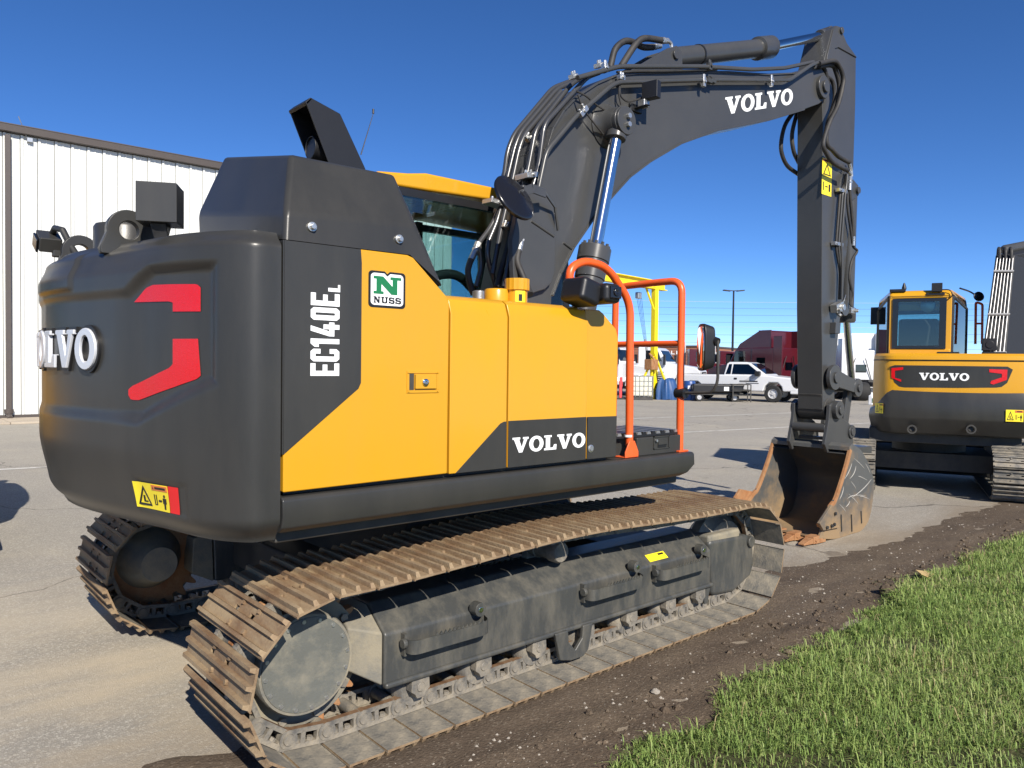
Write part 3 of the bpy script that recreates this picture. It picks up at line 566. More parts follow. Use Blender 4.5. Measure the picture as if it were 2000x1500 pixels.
    # boarding steps: bent strip with a saw-toothed upper edge
    for x0, x1, zc in ((-1.085, -.625, .385), (.03, .50, .395), (.63, 1.13, .395)):
        yo = fo+sg*.085; m = MB()
        pth = fil([(x0, fo-sg*.01, zc), (x0, yo, zc), (x0+.09, yo, zc), (x1-.03, yo, zc), (x1, fo-sg*.005, zc)], .06, 6)
        A = [(p.x, p.y, zc-.035) for p in pth]; nn = len(A); vs_ = []
        tz = [zc+.028 for p in pth]
        for (p, z1) in zip(pth, tz):
            nrm = .005
            vs_ += [(p.x, p.y, zc-.032), (p.x, p.y, z1), (p.x+.003, p.y-sg*.009, z1), (p.x+.003, p.y-sg*.009, zc-.032)]
        fs = []
        for i in range(nn-1):
            for k in range(4): fs.append((i*4+k, i*4+(k+1) % 4, i*4+4+(k+1) % 4, i*4+4+k))
        m.add(vs_, fs+[(0, 1, 2, 3), tuple((nn-1)*4+k for k in (3, 2, 1, 0))])
        L_ = x1-x0-.18
        for k in range(12):
            xa = x0+.12+L_*k/12; m.prism([(xa, zc+.027), (xa+L_/12*.85, zc+.027), (xa+L_/24, zc+.042)], yo, yo-sg*.008)
        m.b2((x0-.003, fo-sg*.004, zc-.05), (x0+.012, fo+sg*.03, zc+.045))
        st = m.build('step', 'frame_grey', fr)
        m = MB(); m.cyl((x0+.0, fo+sg*.035, zc+.01), (x0-.02, fo+sg*.035, zc+.01), .022, 10); m.build('step_bolt', 'frame_grey', fr, bevel=.004); m = MB(); m.cyl((x1-.06, fo+sg*.0, zc+.075), (x1-.06, fo+sg*.05, zc+.075), .032, 18); m.cyl((x1-.06, fo+sg*.049, zc+.075), (x1-.06, fo+sg*.053, zc+.075), .014, 12, mi=1); m.build('step_boss', ['frame_grey', 'chrome'], fr, bevel=.005)
    m = MB(); m.prism([(x, z) for x, z in ((.42, 0), (.62, 0), (.62, .06), (.42, .06))], 0, .003, 2); 
    if sg < 0:
        sl_ = V((0, .14, .105)).normalized(); o_ = V((.63, -1.145, .4535))
        fn = planar(o_, (.17, 0, 0), sl_*.052, V((0, -.105, .14))); warn = MB(); sheet(warn, fn, [(0, 0), (1, 0), (1, 1), (0, 1)], 0, .0005, .002); sheet(warn, fn, [(.62, .6), (.92, .6), (.92, .85), (.62, .85)], 1, .0015, .0026); warn.build('warning_label', ['warning_yellow', 'decal_black'], fr)
    lay_track(fr, loop_path(XS, XI, ZC, PR, -.12, .045, .012), PT, yc, SHOE, LINK, .025, PHASE)
    return fr
PHASE = (XI+1.432)+PT*.5-.004
make_track(-1); make_track(1)
# ---- car body between the tracks, swing ring, upper frame
m = MB(); m.prism([(-.9, .30), (-.55, .55), (.55, .55), (.9, .30), (.9, .45), (.6, .74), (-.6, .74), (-.9, .45)], -.5, .5); m.b2((-1.05, -.86, .30), (-.55, .86, .52)); m.b2((.55, -.86, .30), (1.05, .86, .52)); m.build('car_body', 'dark_under', EX, bevel=.02)
m = MB(); m.lathe([(0, .62), (.06, .62), (.06, .58), (.13, .58), (.13, .6), (.2, .6)], (0, 0, .72), (0, 0, 1), 40); m.build('swing_ring', 'dark_under', EX)
m = MB(); m.b2((-1.66, -1.16, .90), (.85, 1.16, 1.09)); m.b2((-.7, -.5, .86), (1.0, .15, 1.10)); m.build('upper_frame', 'dark_under', EX, bevel=.01)
m = MB()
for sg in (-1, 1):
    m = MB(); y0 = sg*1.258; yb = sg*1.10
    A = [(yb, 1.092), (y0-sg*.012, 1.092), (y0, 1.08), (y0+sg*.004, 1.02), (y0-sg*.008, .975), (y0-sg*.035, .955), (yb, .95)]
    A = [V((0, a, b)) for a, b in A]
    x0, x1 = -1.672, .885
    m.hull([V((x0, p.y, p.z)) for p in A], [V((x1-.11*max(0, (1.0-p.z))/.05*.9 if p.z < 1.0 else x1, p.y, p.z)) for p in A])
    m.build('side_skirt', 'grey_paint', EX, bevel=.006)
m = MB(); m.b2((.74, -1.09, .96), (.86, .25, 1.088)); m.build('front_beam', 'grey_paint', EX, bevel=.01)
# ---- counterweight: sculpted skin swept round the tail
CWc = crv([V((a, b, 0)) for a, b in [(-1.675, -1.245), (-1.79, -1.228), (-1.90, -1.085), (-2.005, -.84), (-2.085, -.55), (-2.155, -.265), (-2.19, -.06), (-2.2, .1), (-2.195, .22), (-2.16, .5), (-2.07, .84), (-1.93, 1.085), (-1.8, 1.228), (-1.675, 1.245)]], 14)
CL = [0]
for i in range(len(CWc)-1): CL.append(CL[-1]+(CWc[i+1]-CWc[i]).length)
def cw_at(u):
    s = u*CL[-1]; i = 0
    while i < len(CL)-2 and CL[i+1] < s: i += 1
    t = (s-CL[i])/(CL[i+1]-CL[i]); p = CWc[i].lerp(CWc[i+1], t)
    j0, j1 = max(0, i-1), min(len(CWc)-1, i+2); d = (CWc[j1]-CWc[j0]).normalized(); return p, V((d.y, -d.x, 0))*(-1 if V((d.y, -d.x, 0)).x > 0 and False else 1)
def cw_uy(y):
    lo, hi = 0.0, 1.0
    for _ in range(40):
        md = (lo+hi)/2
        if cw_at(md)[0].y < y: lo = md
        else: hi = md
    return lo
def cw_depth(u, z):
    """inset of the skin (m) at arc position u and height z"""
    y = cw_at(u)[0].y; a = abs(y); d = 0
    d += .055*sstep(1.02, .925, z)**1.5                             # tuck under
    d += .045*sstep(1.25, .95, z)*sstep(1.15, .75, a)                # lower tail slopes in
    d += .055*sstep(2.015, 2.075, z)                                # rounded shoulder
    d += .03*sstep(1.93, 2.02, z)*sstep(1.0, .6, a)
    # recessed field with the reflectors
    top = 1.865 if a < .66 else (1.865+(a-.66)/.15*.085 if a < .81 else 1.95)
    bot = 1.375 if a < .74 else 1.375+(a-.74)*.42
    e = min(sstep(top+.012, top-.028, z), sstep(bot-.04, bot+.02, z), sstep(1.145, 1.085, a)); d += .030*e*(1-.62*sstep(.78, .55, a))
    d -= .012*sstep(.25, .24, a)*sstep(1.885, 1.893, z)*sstep(2.06, 2.04, z)  # raised middle block on top
    e2 = min(sstep(1.14, 1.12, z), sstep(.99, 1.02, z), sstep(1.02, .99, a), sstep(.68, .71, a)); d += .008*e2
    return d
def cw_nrm(u):
    p, n_ = cw_at(u); q = V((-(cw_at(min(1, u+.003))[0]-cw_at(max(0, u-.003))[0]).y, (cw_at(min(1, u+.003))[0]-cw_at(max(0, u-.003))[0]).x, 0)).normalized()
    return q
def cw_pt(u, z, t=0.0): return cw_at(u)[0]+cw_nrm(u)*(t-cw_depth(u, z))+V((0, 0, z))
m = MB(); NU, NV = 230, 130; zs = [.925+(2.075-.925)*(j/NV) for j in range(NV+1)]
U_ = [(cw_at(i/NU)[0], cw_nrm(i/NU)) for i in range(NU+1)]
m.add([U_[i][0]-U_[i][1]*cw_depth(i/NU, z)+V((0, 0, z)) for z in zs for i in range(NU+1)], [(j*(NU+1)+i, j*(NU+1)+i+1, (j+1)*(NU+1)+i+1, (j+1)*(NU+1)+i) for j in range(NV) for i in range(NU)])
k0 = NV*(NU+1); top = [m.v[k0+i] for i in range(NU+1)]; bot = [m.v[i] for i in range(NU+1)]
for ring, mi in ((top, 0), (bot, 0)):
    inner = [(-1.675+(p[0]+1.675)*.5, p[1]*.5, p[2]+(.012 if ring is top else 0)) for p in ring]
    m.add(ring+inner, [(i, i+1, NU+1+i+1, NU+1+i) for i in range(NU)]+[tuple(range(NU+1, 2*NU+2))])
m.add([m.v[j*(NU+1)] for j in range(NV+1)]+[m.v[j*(NU+1)+NU] for j in range(NV+1)], [tuple(range(NV+1))+tuple(range(2*NV+1, NV, -1))])
bm_me = m.mesh('counterweight', 'grey_paint', 50); cwo = obj('counterweight', bm_me, EX)
def cwfn(ya, yb, za, zb):
    ua, ub = cw_uy(ya), cw_uy(yb)
    return lambda a, b, t: cw_pt(ua+(ub-ua)*a, za+(zb-za)*b, t)
def cwsheet(mb, pts, mi=0, t0=.001, t1=.003, n=10):
    # polygon given in (y, z), draped over the skin: fan of small quads by slicing in y
    ys = [p[0] for p in pts]; y0, y1 = min(ys), max(ys); n = max(6, int((y1-y0)/.012)); cols = []
    for k in range(n+1):
        y = y0+(y1-y0)*k/n; yy = min(max(y, y0+1e-5), y1-1e-5); zc = []
        for i in range(len(pts)):
            a, b = pts[i], pts[(i+1) % len(pts)]
            if (a[0]-yy)*(b[0]-yy) < 0: zc.append(a[1]+(b[1]-a[1])*(yy-a[0])/(b[0]-a[0]))
        zc.sort(); cols.append((y, zc[0], zc[-1]))
    R = 6; vs_ = []
    for y, a, b in cols:
        u = cw_uy(y)
        for j in range(R+1): vs_.append(cw_pt(u, a+(b-a)*j/R, t1))
    top_n = len(vs_)
    fs = [(i*(R+1)+j, (i+1)*(R+1)+j, (i+1)*(R+1)+j+1, i*(R+1)+j+1) for i in range(n) for j in range(R)]
    mb.add(vs_, fs, mi)
for s in (1, -1):
    r1 = [(-.743, 1.821), (-.806, 1.874), (-.845, 1.884), (-1.055, 1.878), (-1.069, 1.865), (-1.069, 1.777), (-.946, 1.779), (-.946, 1.808), (-.931, 1.816)]
    r2 = [(-.948, 1.676), (-1.069, 1.676), (-1.07, 1.538), (-1.061, 1.528), (-.767, 1.437), (-.725, 1.437), (-.712, 1.455), (-.712, 1.477), (-.731, 1.491), (-.931, 1.566), (-.948, 1.581)]
    for r_ in (r1, r2):
        m = MB()
        if r_ is r1:
            cwsheet(m, [(s*(-.69+(y+.743)*1.104), z) for y, z in [(-.743, 1.821), (-.806, 1.874), (-.845, 1.884), (-.9475, 1.882), (-.9475, 1.812), (-.931, 1.818)]]); cwsheet(m, [(s*(-.69+(y+.743)*1.104), z) for y, z in [(-.9475, 1.882), (-1.055, 1.878), (-1.069, 1.865), (-1.069, 1.777), (-.9475, 1.779)]])
        else:
            cwsheet(m, [(s*(-.69+(y+.743)*1.104), z) for y, z in [(-.9475, 1.676), (-1.069, 1.676), (-1.07, 1.54), (-1.055, 1.527), (-.9475, 1.492)]]); cwsheet(m, [(s*(-.69+(y+.743)*1.104), z) for y, z in [(-.9475, 1.492), (-.767, 1.437), (-.725, 1.437), (-.712, 1.455), (-.712, 1.477), (-.731, 1.491), (-.931, 1.566), (-.9475, 1.581)]])
        m.build('reflector', 'red_reflector', cwo)
m = MB(); word(m, 'VOLVO', cwfn(.45, -.455, 1.555, 1.72), .05, 0, .022); m.build('raised_lettering', 'silver_letter', cwo, bevel=.004, seg=1)
m = MB(); word(m, 'VOLVO', cwfn(.462, -.467, 1.543, 1.732), .03, 0, .012); m.build('lettering_backing', 'black_plastic', cwo)
ua, ub = cw_uy(-.683), cw_uy(-.898); warn_label('warning_label', lambda a, b, t: cw_pt(ua+(ub-ua)*a, 1.012+.104*b, t+.0015), cwo)
m = MB(); cwsheet(m, [(-.898, 1.012), (-.958, 1.012), (-.958, 1.116), (-.898, 1.116)], t1=.0025); m.build('red_label', 'red_decal', cwo)
# things on top of the counterweight: lifting eyes, pipe cap, camera bracket, work lamp
for y in (-.44, .44):
    m = MB(); cx = -1.98; o_ = V((cx, y, 2.05)); pr = [(cx-.13, 2.03)]+[(cx-.01+.085*math.cos(a), 2.135+.085*math.sin(a)) for a in [math.pi*(1.05-k/12*.85) for k in range(13)]]+[(cx+.22, 2.03)]
    ho = [(cx-.01+.038*math.cos(2*math.pi*k/20), 2.135+.038*math.sin(2*math.pi*k/20)) for k in range(20)]
    # plate with a round hole: ring of quads joined to the outline
    n_o = 40; outp = []
    per = [0]
    for i in range(len(pr)): per.append(per[-1]+math.hypot(pr[(i+1) % len(pr)][0]-pr[i][0], pr[(i+1) % len(pr)][1]-pr[i][1]))
    c0 = (cx-.01, 2.135)
    for k in range(n_o):
        a = 2*math.pi*k/n_o; dx, dz = math.cos(a), math.sin(a); best = .2
        for i in range(len(pr)):
            p, q = pr[i], pr[(i+1) % len(pr)]; ex, ez = q[0]-p[0], q[1]-p[1]; det = dx*(-ez)+ex*dz
            if abs(det) < 1e-9: continue
            rx, rz = p[0]-c0[0], p[1]-c0[1]; t = (rx*(-ez)+ex*rz)/det; s_ = (dx*rz-dz*rx)/det
            if t > 0 and 0 <= s_ <= 1: best = min(best, t) if best != .2 else t
        outp.append((c0[0]+dx*best, c0[1]+dz*best))
    inp = [(c0[0]+.038*math.cos(2*math.pi*k/n_o), c0[1]+.038*math.sin(2*math.pi*k/n_o)) for k in range(n_o)]
    R = [[(p[0], yy, p[1]) for p in q] for q, yy in ((outp, y-.022), (outp, y+.022), (inp, y+.022), (inp, y-.022))]
    m.add([p for q in R for p in q], [(a*n_o+k, a*n_o+(k+1) % n_o, ((a+1) % 4)*n_o+(k+1) % n_o, ((a+1) % 4)*n_o+k) for a in range(4) for k in range(n_o)])
    m.build('lifting_eye', 'grey_paint', cwo, bevel=.004, seg=1)
m = MB(); m.lathe([(0, .13), (.165, .13), (.178, .122), (.18, .05), (.17, .001)], on(245, 440, 1, -.15).xy.to_3d()*1+V((0, 0, 2.02)), (0, 0, 1), 32); m.build('air_intake_cap', 'grey_paint', cwo)
m = MB(); p = on(115, 480, 0, -2.06)
q = lambda dx, dy, dz: (p.x+dx, p.y+dy, p.z+dz)
m.tube([q(-.02, .06, .06), q(-.02, -.02, .085), q(.0, -.09, .07), q(.03, -.14, -.02), q(.05, -.18, -.07)], .018, 6); m.box(q(-.04, .03, .02), (.10, .13, .075), Matrix.Rotation(.45, 3, 'X'), 0); m.box(q(-.095, .05, .012), (.012, .115, .07), Matrix.Rotation(.45, 3, 'X'), 1)
m.b2(q(-.03, -.02, -.06), q(.05, .02, .0)); m.build('rear_camera', ['grey_paint', 'black_gloss'], cwo, bevel=.006)
c = at(314, 402, 3.05); Rl = Matrix.Rotation(math.radians(-28), 3, 'Z'); m = MB()
def lq(x, y, z): return c+Rl@V((x, y, z))
# open-fronted hood of sheet steel with the lamp set in it
for a, b in (((-.075, -.082, -.078), (.075, -.076, .078)), ((-.075, -.076, .072), (.075, .07, .078)), ((-.075, -.076, -.078), (.075, .07, -.072)), ((.069, -.076, -.072), (.075, .07, .072)), ((-.055, .064, -.078), (.075, .070, .078))):
    m.box(lq(*[(a[i]+b[i])/2 for i in range(3)]), [abs(a[i]-b[i]) for i in range(3)], Rl)
m.box(lq(-.01, -.005, 0), (.05, .12, .12), Rl, 2); m.box(lq(-.037, -.005, 0), (.006, .105, .105), Rl, 1)
zb_ = 2.05; A = [lq(-.03, -.05, -.078), lq(.03, -.05, -.078), lq(.03, .05, -.078), lq(-.03, .05, -.078)]; B_ = [V((c.x+x, c.y+y, zb_)) for x, y in ((-.025, -.028), (.025, -.028), (.025, .028), (-.025, .028))]; m.hull(A, B_, 2); m.b2((c.x-.05, c.y-.05, zb_-.01), (c.x+.05, c.y+.05, zb_+.008), 2)
m.build('work_lamp', ['grey_paint', 'lamp_lens', 'black_plastic'], cwo, bevel=.004)
# ---- right hand body panels
PY = -1.245
def pan(name, poly, mt='yellow_paint', y0=PY, y1=PY+.045, bevel=.006, parent=EX):
    m = MB(); m.prism(poly, y0, y1); return m.build(name, mt, parent, bevel=bevel)
dA = pan('side_panel', [(-1.664, 1.108), (-.911, 1.115), (-.909, 1.858), (-.925, 1.888), (-1.098, 2.036), (-1.125, 2.044), (-1.664, 2.044)])
m = MB(); m.prism([(-1.6635, 1.25), (-1.352, 1.492), (-1.341, 1.515), (-1.341, 1.99), (-1.346, 2.043), (-1.6635, 2.043)], PY-.0018, PY+.004); m.prism([(-1.669, 1.25), (-1.6641, 1.252), (-1.6641, 2.043), (-1.669, 2.043)], PY-.0014, PY+.046); m.build('grey_panel_field', 'grey_paint', dA, bevel=.0008, seg=1)
PL = lambda x, y: on(x, y, 1, PY-.0018)
a, b, c = PL(662, 734), PL(662, 575), PL(606, 734); m = MB(); word(m, 'ec140e', planar(a, (0, 0, b.z-a.z), (c.x-a.x, 0, 0), (0, -1, 0)), .075, 0, .0015)
a, b, c = PL(664, 571), PL(664, 557), PL(641, 571); word(m, 'l', planar(a, (0, 0, b.z-a.z), (c.x-a.x, 0, 0), (0, -1, 0)), .06, 0, .0015); m.build('model_lettering', 'white_decal', dA)
# dealer badge
a, b, c = on(719, 599, 1, PY), on(791, 601, 1, PY), on(719, 527, 1, PY); fn = planar((a.x, PY, a.z), (b.x-a.x, 0, 0), (0, 0, c.z-a.z), (0, -1, 0)); m = MB()
def rr(x0, y0, x1, y1, r, notch=0):
    p = []
    for cx, cy, a0 in ((x1-r, y0+r, -90), (x1-r, y1-r, 0)):
        p += [(cx+r*math.cos(math.radians(a0+k*18)), cy+r*math.sin(math.radians(a0+k*18))) for k in range(6)]
    if notch: p += [(.5+notch, y1), (.5, y1-notch), (.5-notch, y1)]
    for cx, cy, a0 in ((x0+r, y1-r, 90), (x0+r, y0+r, 180)):
        p += [(cx+r*math.cos(math.radians(a0+k*18)), cy+r*math.sin(math.radians(a0+k*18))) for k in range(6)]
    return p
sheet(m, fn, rr(0, 0, 1, 1, .1, .07), 0, .0005, .0016); sheet(m, fn, rr(.06, .065, .94, .94, .1, .08), 1, .001, .0022)
word(m, 'N', lambda u, v, t: fn(.13+.75*u, .37+.49*v, .0012+t), 0, 2, .0016); word(m, 'NUSS', lambda u, v, t: fn(.13+.75*u, .12+.18*v, .0012+t), .1, 0, .0016); m.build('dealer_badge', ['decal_black', 'white_decal', 'logo_green'], dA)
# door latch
a, b = on(794, 768, 1, PY), on(857, 724, 1, PY); m = MB()
x0, x1, z0, z1 = a.x, b.x, a.z, b.z; q = .012
for r_ in (((x0, z0), (x1, z0+q)), ((x0, z1-q), (x1, z1)), ((x0, z0+q), (x0+q, z1-q)), ((x1-q, z0+q), (x1, z1-q))): m.b2((r_[0][0], PY-.004, r_[0][1]), (r_[1][0], PY+.004, r_[1][1]))
m.b2((x0+q+.026, PY-.012, z0+q+.006), (x1-q-.006, PY+.002, z1-q-.004)); m.b2((x0+q, PY-.0012, z0+q), (x0+q+.025, PY+.002, z1-q), 2); m.lathe([(0, .016), (.006, .016), (.008, .012), (.008, .005), (.004, .004)], ((x0+x1)/2+.004, PY-.012, z0+.045), (0, -1, 0), 16, 1)
for px_ in (x0+.008, x1-.008):
    for pz in (z0+.008, z1-.008): m.cyl((px_, PY-.004, pz), (px_, PY-.0075, pz), .005, 8)
m.build('door_latch', ['yellow_paint', 'chrome', 'dark_under'], dA, bevel=.0015, seg=1)
# lower doors with folded top edge
def dsec(x0, x1, name='side_panel', roof=True):
    m = MB(); s_ = [(PY, 1.112), (PY, 1.815), (PY+.022, 1.876), (PY+.05, 1.895), (-.80, 1.90), (-.80, 1.86), (PY+.06, 1.86), (PY+.045, 1.80), (PY+.045, 1.112)]
    m.prism(s_, x0, x1, 0); return m.build(name, 'yellow_paint', EX, bevel=.004)
dB = dsec(-.901, -.573); dC = dsec(-.563, -.035)
m = MB(); P_ = [(.003-.03, 1.112), (.197, 1.112), (.203, 1.745), (.185, 1.79), (.105, 1.868), (.08, 1.885), (.003-.03, 1.885)]
m.hull([V((x, PY if z < 1.83 else PY+.022*(z-1.815)/.06, z)) for x, z in P_], [V((x, -.86, z)) for x, z in P_]); dD = m.build('side_panel', 'yellow_paint', EX, bevel=.006)
for d_, pl in ((dB, [(-.868, 1.113), (-.612, 1.322), (-.59, 1.33), (-.574, 1.33), (-.574, 1.113)]), (dC, [(-.562, 1.113), (-.036, 1.113), (-.036, 1.332), (-.562, 1.332)]), (dD, [(-.026, 1.113), (.1965, 1.113), (.199, 1.328), (-.026, 1.331)])):
    m = MB(); m.prism(pl, PY-.0018, PY+.004); m.build('grey_panel_field', 'grey_paint', d_, bevel=.0008, seg=1)
a, b = on(1000, 882, 1, PY), on(1142, 872, 1, PY); t_ = on(1142, 847, 1, PY); m = MB(); zb = (a.z+b.z)/2-.004
word(m, 'VOLVO', planar((a.x, PY-.0018, zb), (b.x-a.x, 0, 0), (0, 0, t_.z-b.z+.006), (0, -1, 0)), .05, 0, .0015); m.build('lettering', 'white_decal', dC)
c = on(1153, 876, 1, PY); m = MB(); m.lathe([(0, .02), (.004, .02), (.006, .014), (.010, .012), (.010, .001)], (c.x, PY-.001, c.z), (0, -1, 0), 16); m.build('panel_lock', 'zinc', dD)
# dark filler behind the panel gaps, and left hand side panels
m = MB(); m.b2((-1.64, -1.19, 1.09), (.18, -1.0, 1.84)); m.b2((-1.64, -1.0, 1.09), (-.95, .2, 2.0)); m.build('engine_bay', 'dark_under', EX)
m = MB(); m.b2((-1.66, 1.2, 1.11), (-.46, 1.245, 2.04)); m.build('side_panel', 'grey_paint', EX, bevel=.006)
m = MB(); m.b2((-.9, -1.16, 1.80), (-.02, -.62, 1.892)); m.b2((-.9, -.62, 1.1), (.1, -.56, 1.885)); m.build('tank_top', 'yellow_paint', EX, bevel=.006)
# ---- engine hood
m = MB()
hb = on(865, 557, 1, -1.238); R_ = dict(
 rb=V((-1.662, -1.238, 2.047)), rc=on(557, 415, 1, -1.226), rt=on(567, 301, 1, -1.08), fb1=V((-1.11, -1.238, 2.047)), fb2=V((hb.x, -1.238, hb.z)), fc=on(812, 440, 1, -1.222), ft=on(770, 340, 1, -1.08),
 lt=on(438, 305, 0, -1.575), lc=on(386, 417, 0, -1.645), lb=on(388, 463, 0, -1.662))
L2 = [V((-1.30, R_['lt'].y+.12, R_['lt'].z-.005)), V((-1.45, R_['lc'].y+.22, 2.17)), V((-1.45, R_['lb'].y+.22, 2.04))]
yl = .14
P_ = [R_['rb'], R_['fb1'], R_['fb2'], R_['fc'], R_['ft'], R_['rt'], R_['rc'], R_['lt'], R_['lc'], R_['lb'], L2[0], L2[1], L2[2], V((-.6, yl, R_['ft'].z)), V((-1.3, yl, R_['lt'].z)), V((-.52, yl, hb.z)), V((-1.45, yl, 2.04)), V((-.66, -.95, R_['ft'].z-.02))]
rb, fb1, fb2, fc, ft, rt, rc, lt, lc, lb, l0, l1, l2_, tf, tl, bf, bl, xx = range(18)
m.add(P_, [(rb, fb1, fb2, fc, rc), (rc, fc, ft, rt), (rb, rc, lc, lb), (rc, rt, lt, lc), (lt, l0, l1, lc), (lc, l1, l2_, lb), (rt, ft, tf, tl, l0, lt), (fb2, bf, tf, ft, fc), (l0, tl, bl, l2_, l1), (tl, tf, bf, bl)])
hd = m.build('engine_hood', 'grey_paint', EX, bevel=.02, seg=3, blim=8)
for px_, py_ in ((610, 443), (780, 467)):
    c = on(px_, py_, 1, -1.236); m = MB(); m.cyl(c+V((0, .03, 0)), c+V((0, -.004, 0)), .019, 20); m.cyl(c+V((0, -.002, 0)), c+V((0, -.017, 0)), .012, 6); m.build('hood_bolt', 'zinc', hd, bevel=.002, seg=1)
# exhaust stack: open box with the pipe inside
m = MB(); S1 = [(-1.29, 2.785), (-1.246, 2.827), (-1.093, 2.786), (-.957, 2.555), (-.885, 2.40), (-1.08, 2.40), (-1.132, 2.555)]
ys_ = (-.6, -.42)
for y in ys_: m.prism([(-1.27, 2.80), (-1.246, 2.827), (-1.093, 2.786), (-.957, 2.555), (-.885, 2.40), (-1.09, 2.40)], y, y+.008 if y < -.5 else y-.008)
for a, b in (((-1.246, 2.827), (-1.093, 2.786)), ((-1.093, 2.786), (-.957, 2.555)), ((-.957, 2.555), (-.885, 2.40))):
    m.prism([a, b, (b[0]-.008, b[1]-.006), (a[0]-.004, a[1]-.010)], -.595, -.425)
m.prism([(-1.275, 2.80), (-1.246, 2.828), (-1.238, 2.82), (-1.265, 2.785)], -.6, -.42)
m.cyl((-1.20, -.51, 2.62), (-1.0, -.51, 2.60), .052, 20); m.prism([(-1.14, 2.55), (-1.05, 2.55), (-.98, 2.40), (-1.09, 2.40)], -.59, -.43)
m.ringd((-1.205, -.51, 2.621), (1, 0, 0), .056, .05, .02, 24); m.build('exhaust_stack', 'black_plastic', EX, bevel=.003, seg=1)
a, b = on(705, 302, 1, .5), on(729, 222, 1, .5); m = MB(); m.tube([a, b], [.004, .002], 6); m.cyl(b, b+V((0, 0, .03)), .007, 8); m.build('antenna', 'black_plastic', EX)
# ---- cab
CX0, CX1, CYR, CYL = -.40, 1.30, .17, 1.21
rs = xz([(756, 343), (790, 333), (824, 332)], CYR)
m = MB(); zt = 2.825
rp = [(CX0-.02, 2.70), (CX0-.03, 2.775), (-.2, 2.80), (-.06, zt), (1.1, 2.825), (1.34, 2.77), (1.36, 2.71), (.6, 2.735), (-.05, 2.71)]
m.prism(rp, CYR, CYL); m.build('cab_roof', 'yellow_paint', EX, bevel=.02, seg=3)
cb = MB(); cb.b2((CX0, CYR, 1.10), (CX1, CYL, 1.86)); cab = cb.build('cab_body', 'yellow_paint', EX, bevel=.02)
def strut(a, b, w=.06, mt='black_plastic', nm='cab_pillar'):
    m = MB(); a, b = V(a), V(b); m.tube([a, b], w/2, 4); return m.build(nm, mt, cab)
for x, y in ((CX0+.04, CYR+.035), (CX0+.04, CYL-.035), (CX1-.05, CYR+.035), (CX1-.05, CYL-.035), (.55, CYL-.03)): strut((x, y, 1.85), (x+(.0 if x < 1 else -.05), y, 2.72), .085)
for y in (CYR+.03, CYL-.03): strut((CX0, y, 2.68), (CX1, y, 2.68), .07, nm='cab_rail')
strut((CX0+.04, CYR, 2.68), (CX0+.04, CYL, 2.68), .07, nm='cab_rail'); strut((CX0+.04, CYR, 2.12), (CX0+.04, CYL, 2.12), .08, nm='cab_rail')
m = MB(); m.b2((CX0+.02, CYR+.04, 1.86), (CX0+.03, CYL-.04, 2.12)); m.build('rear_wall', 'black_plastic', cab)
for nm, a, b in (('window_pane', (CX0+.08, CYR+.008, 1.86), (CX1-.08, CYR+.014, 2.66)), ('window_pane', (CX0+.08, CYL-.012, 1.86), (.5, CYL-.006, 2.66)), ('window_pane', (.6, CYL-.012, 1.3), (CX1-.08, CYL-.006, 2.66)), ('rear_window', (CX0+.036, CYR+.08, 2.16), (CX0+.042, CYL-.08, 2.66)), ('windscreen', (CX1-.03, CYR+.05, 1.5), (CX1-.024, CYL-.05, 2.68))):
    m = MB(); m.b2(a, b); m.build(nm, 'cab_glass', cab)
m = MB(); m.b2((.1, .45, 1.5), (.6, .95, 1.72)); m.prism([(.02, 1.7), (.14, 1.7), (.06, 2.35), (-.04, 2.38), (-.06, 2.3)], .47, .93); m.prism([(-.03, 2.37), (.05, 2.36), (.02, 2.58), (-.05, 2.58)], .58, .82); st = m.build('seat', 'seat_black', cab, bevel=.03, seg=3)
m = MB(); m.tube(fil([(-.05, .30, 1.86), (.05, .28, 2.18), (.28, .28, 2.22), (.5, .28, 2.05)], .1), .035, 8); m.b2((.0, .2, 1.86), (.7, .4, 1.98)); m.build('control_console', 'seat_black', cab, bevel=.01)
m = MB(); m.b2((.02, .33, 1.95), (.05, .36, 2.2)); m.build('seat_belt', 'seat_red', cab)
# ---- tank fillers
m = MB(); c = on(970, 560, 1, -1.0); m.lathe([(0, .062), (.075, .062), (.085, .056), (.085, .001)], (c.x, -1.0, 1.885), (0, 0, 1), 28); m.prism([(c.x-.08, -1.05), (c.x+.09, -1.05), (c.x+.09, -.92), (c.x-.08, -.92)], 1.885, 1.903, 2); m.build('filler_neck', 'yellow_paint', EX, bevel=.004)
m = MB(); c = on(1010, 560, 1, -1.06); m.lathe([(0, .052), (.085, .052), (.085, .05)], (c.x, -1.06, 1.885), (0, 0, 1), 28); nn = 16
m.prism([((.063 if k % 2 else .060)*math.cos(2*math.pi*k/32)+c.x, (.063 if k % 2 else .060)*math.sin(2*math.pi*k/32)-1.06) for k in range(32)], 1.965, 2.022, 2); fc_ = m.build('fuel_cap', 'yellow_paint', EX, bevel=.004)
m = MB(); o_ = V((c.x, -1.06, 0)); fa = lambda a, b, t: o_+V((math.cos(-2.45+a*1.0), math.sin(-2.45+a*1.0), 0))*(.0525+t)+V((0, 0, 1.892+.068*b)); 
m.grid(lambda u, v: fa(u, v, .0012), 8, 2, 0); m.grid(lambda u, v: fa(.3+.35*u, .25+.5*v, .002), 4, 2, 1); m.build('fuel_label', ['warning_yellow', 'decal_black'], fc_)
m = MB(); c = on(936, 560, 1, -.80); m.lathe([(0, .055), (.012, .055), (.012, .035), (.075, .035), (.08, .02), (.08, .001)], (c.x, -.80, 1.90), (0, 0, 1), 20); m.build('breather_cap', 'zinc', EX, bevel=.002)
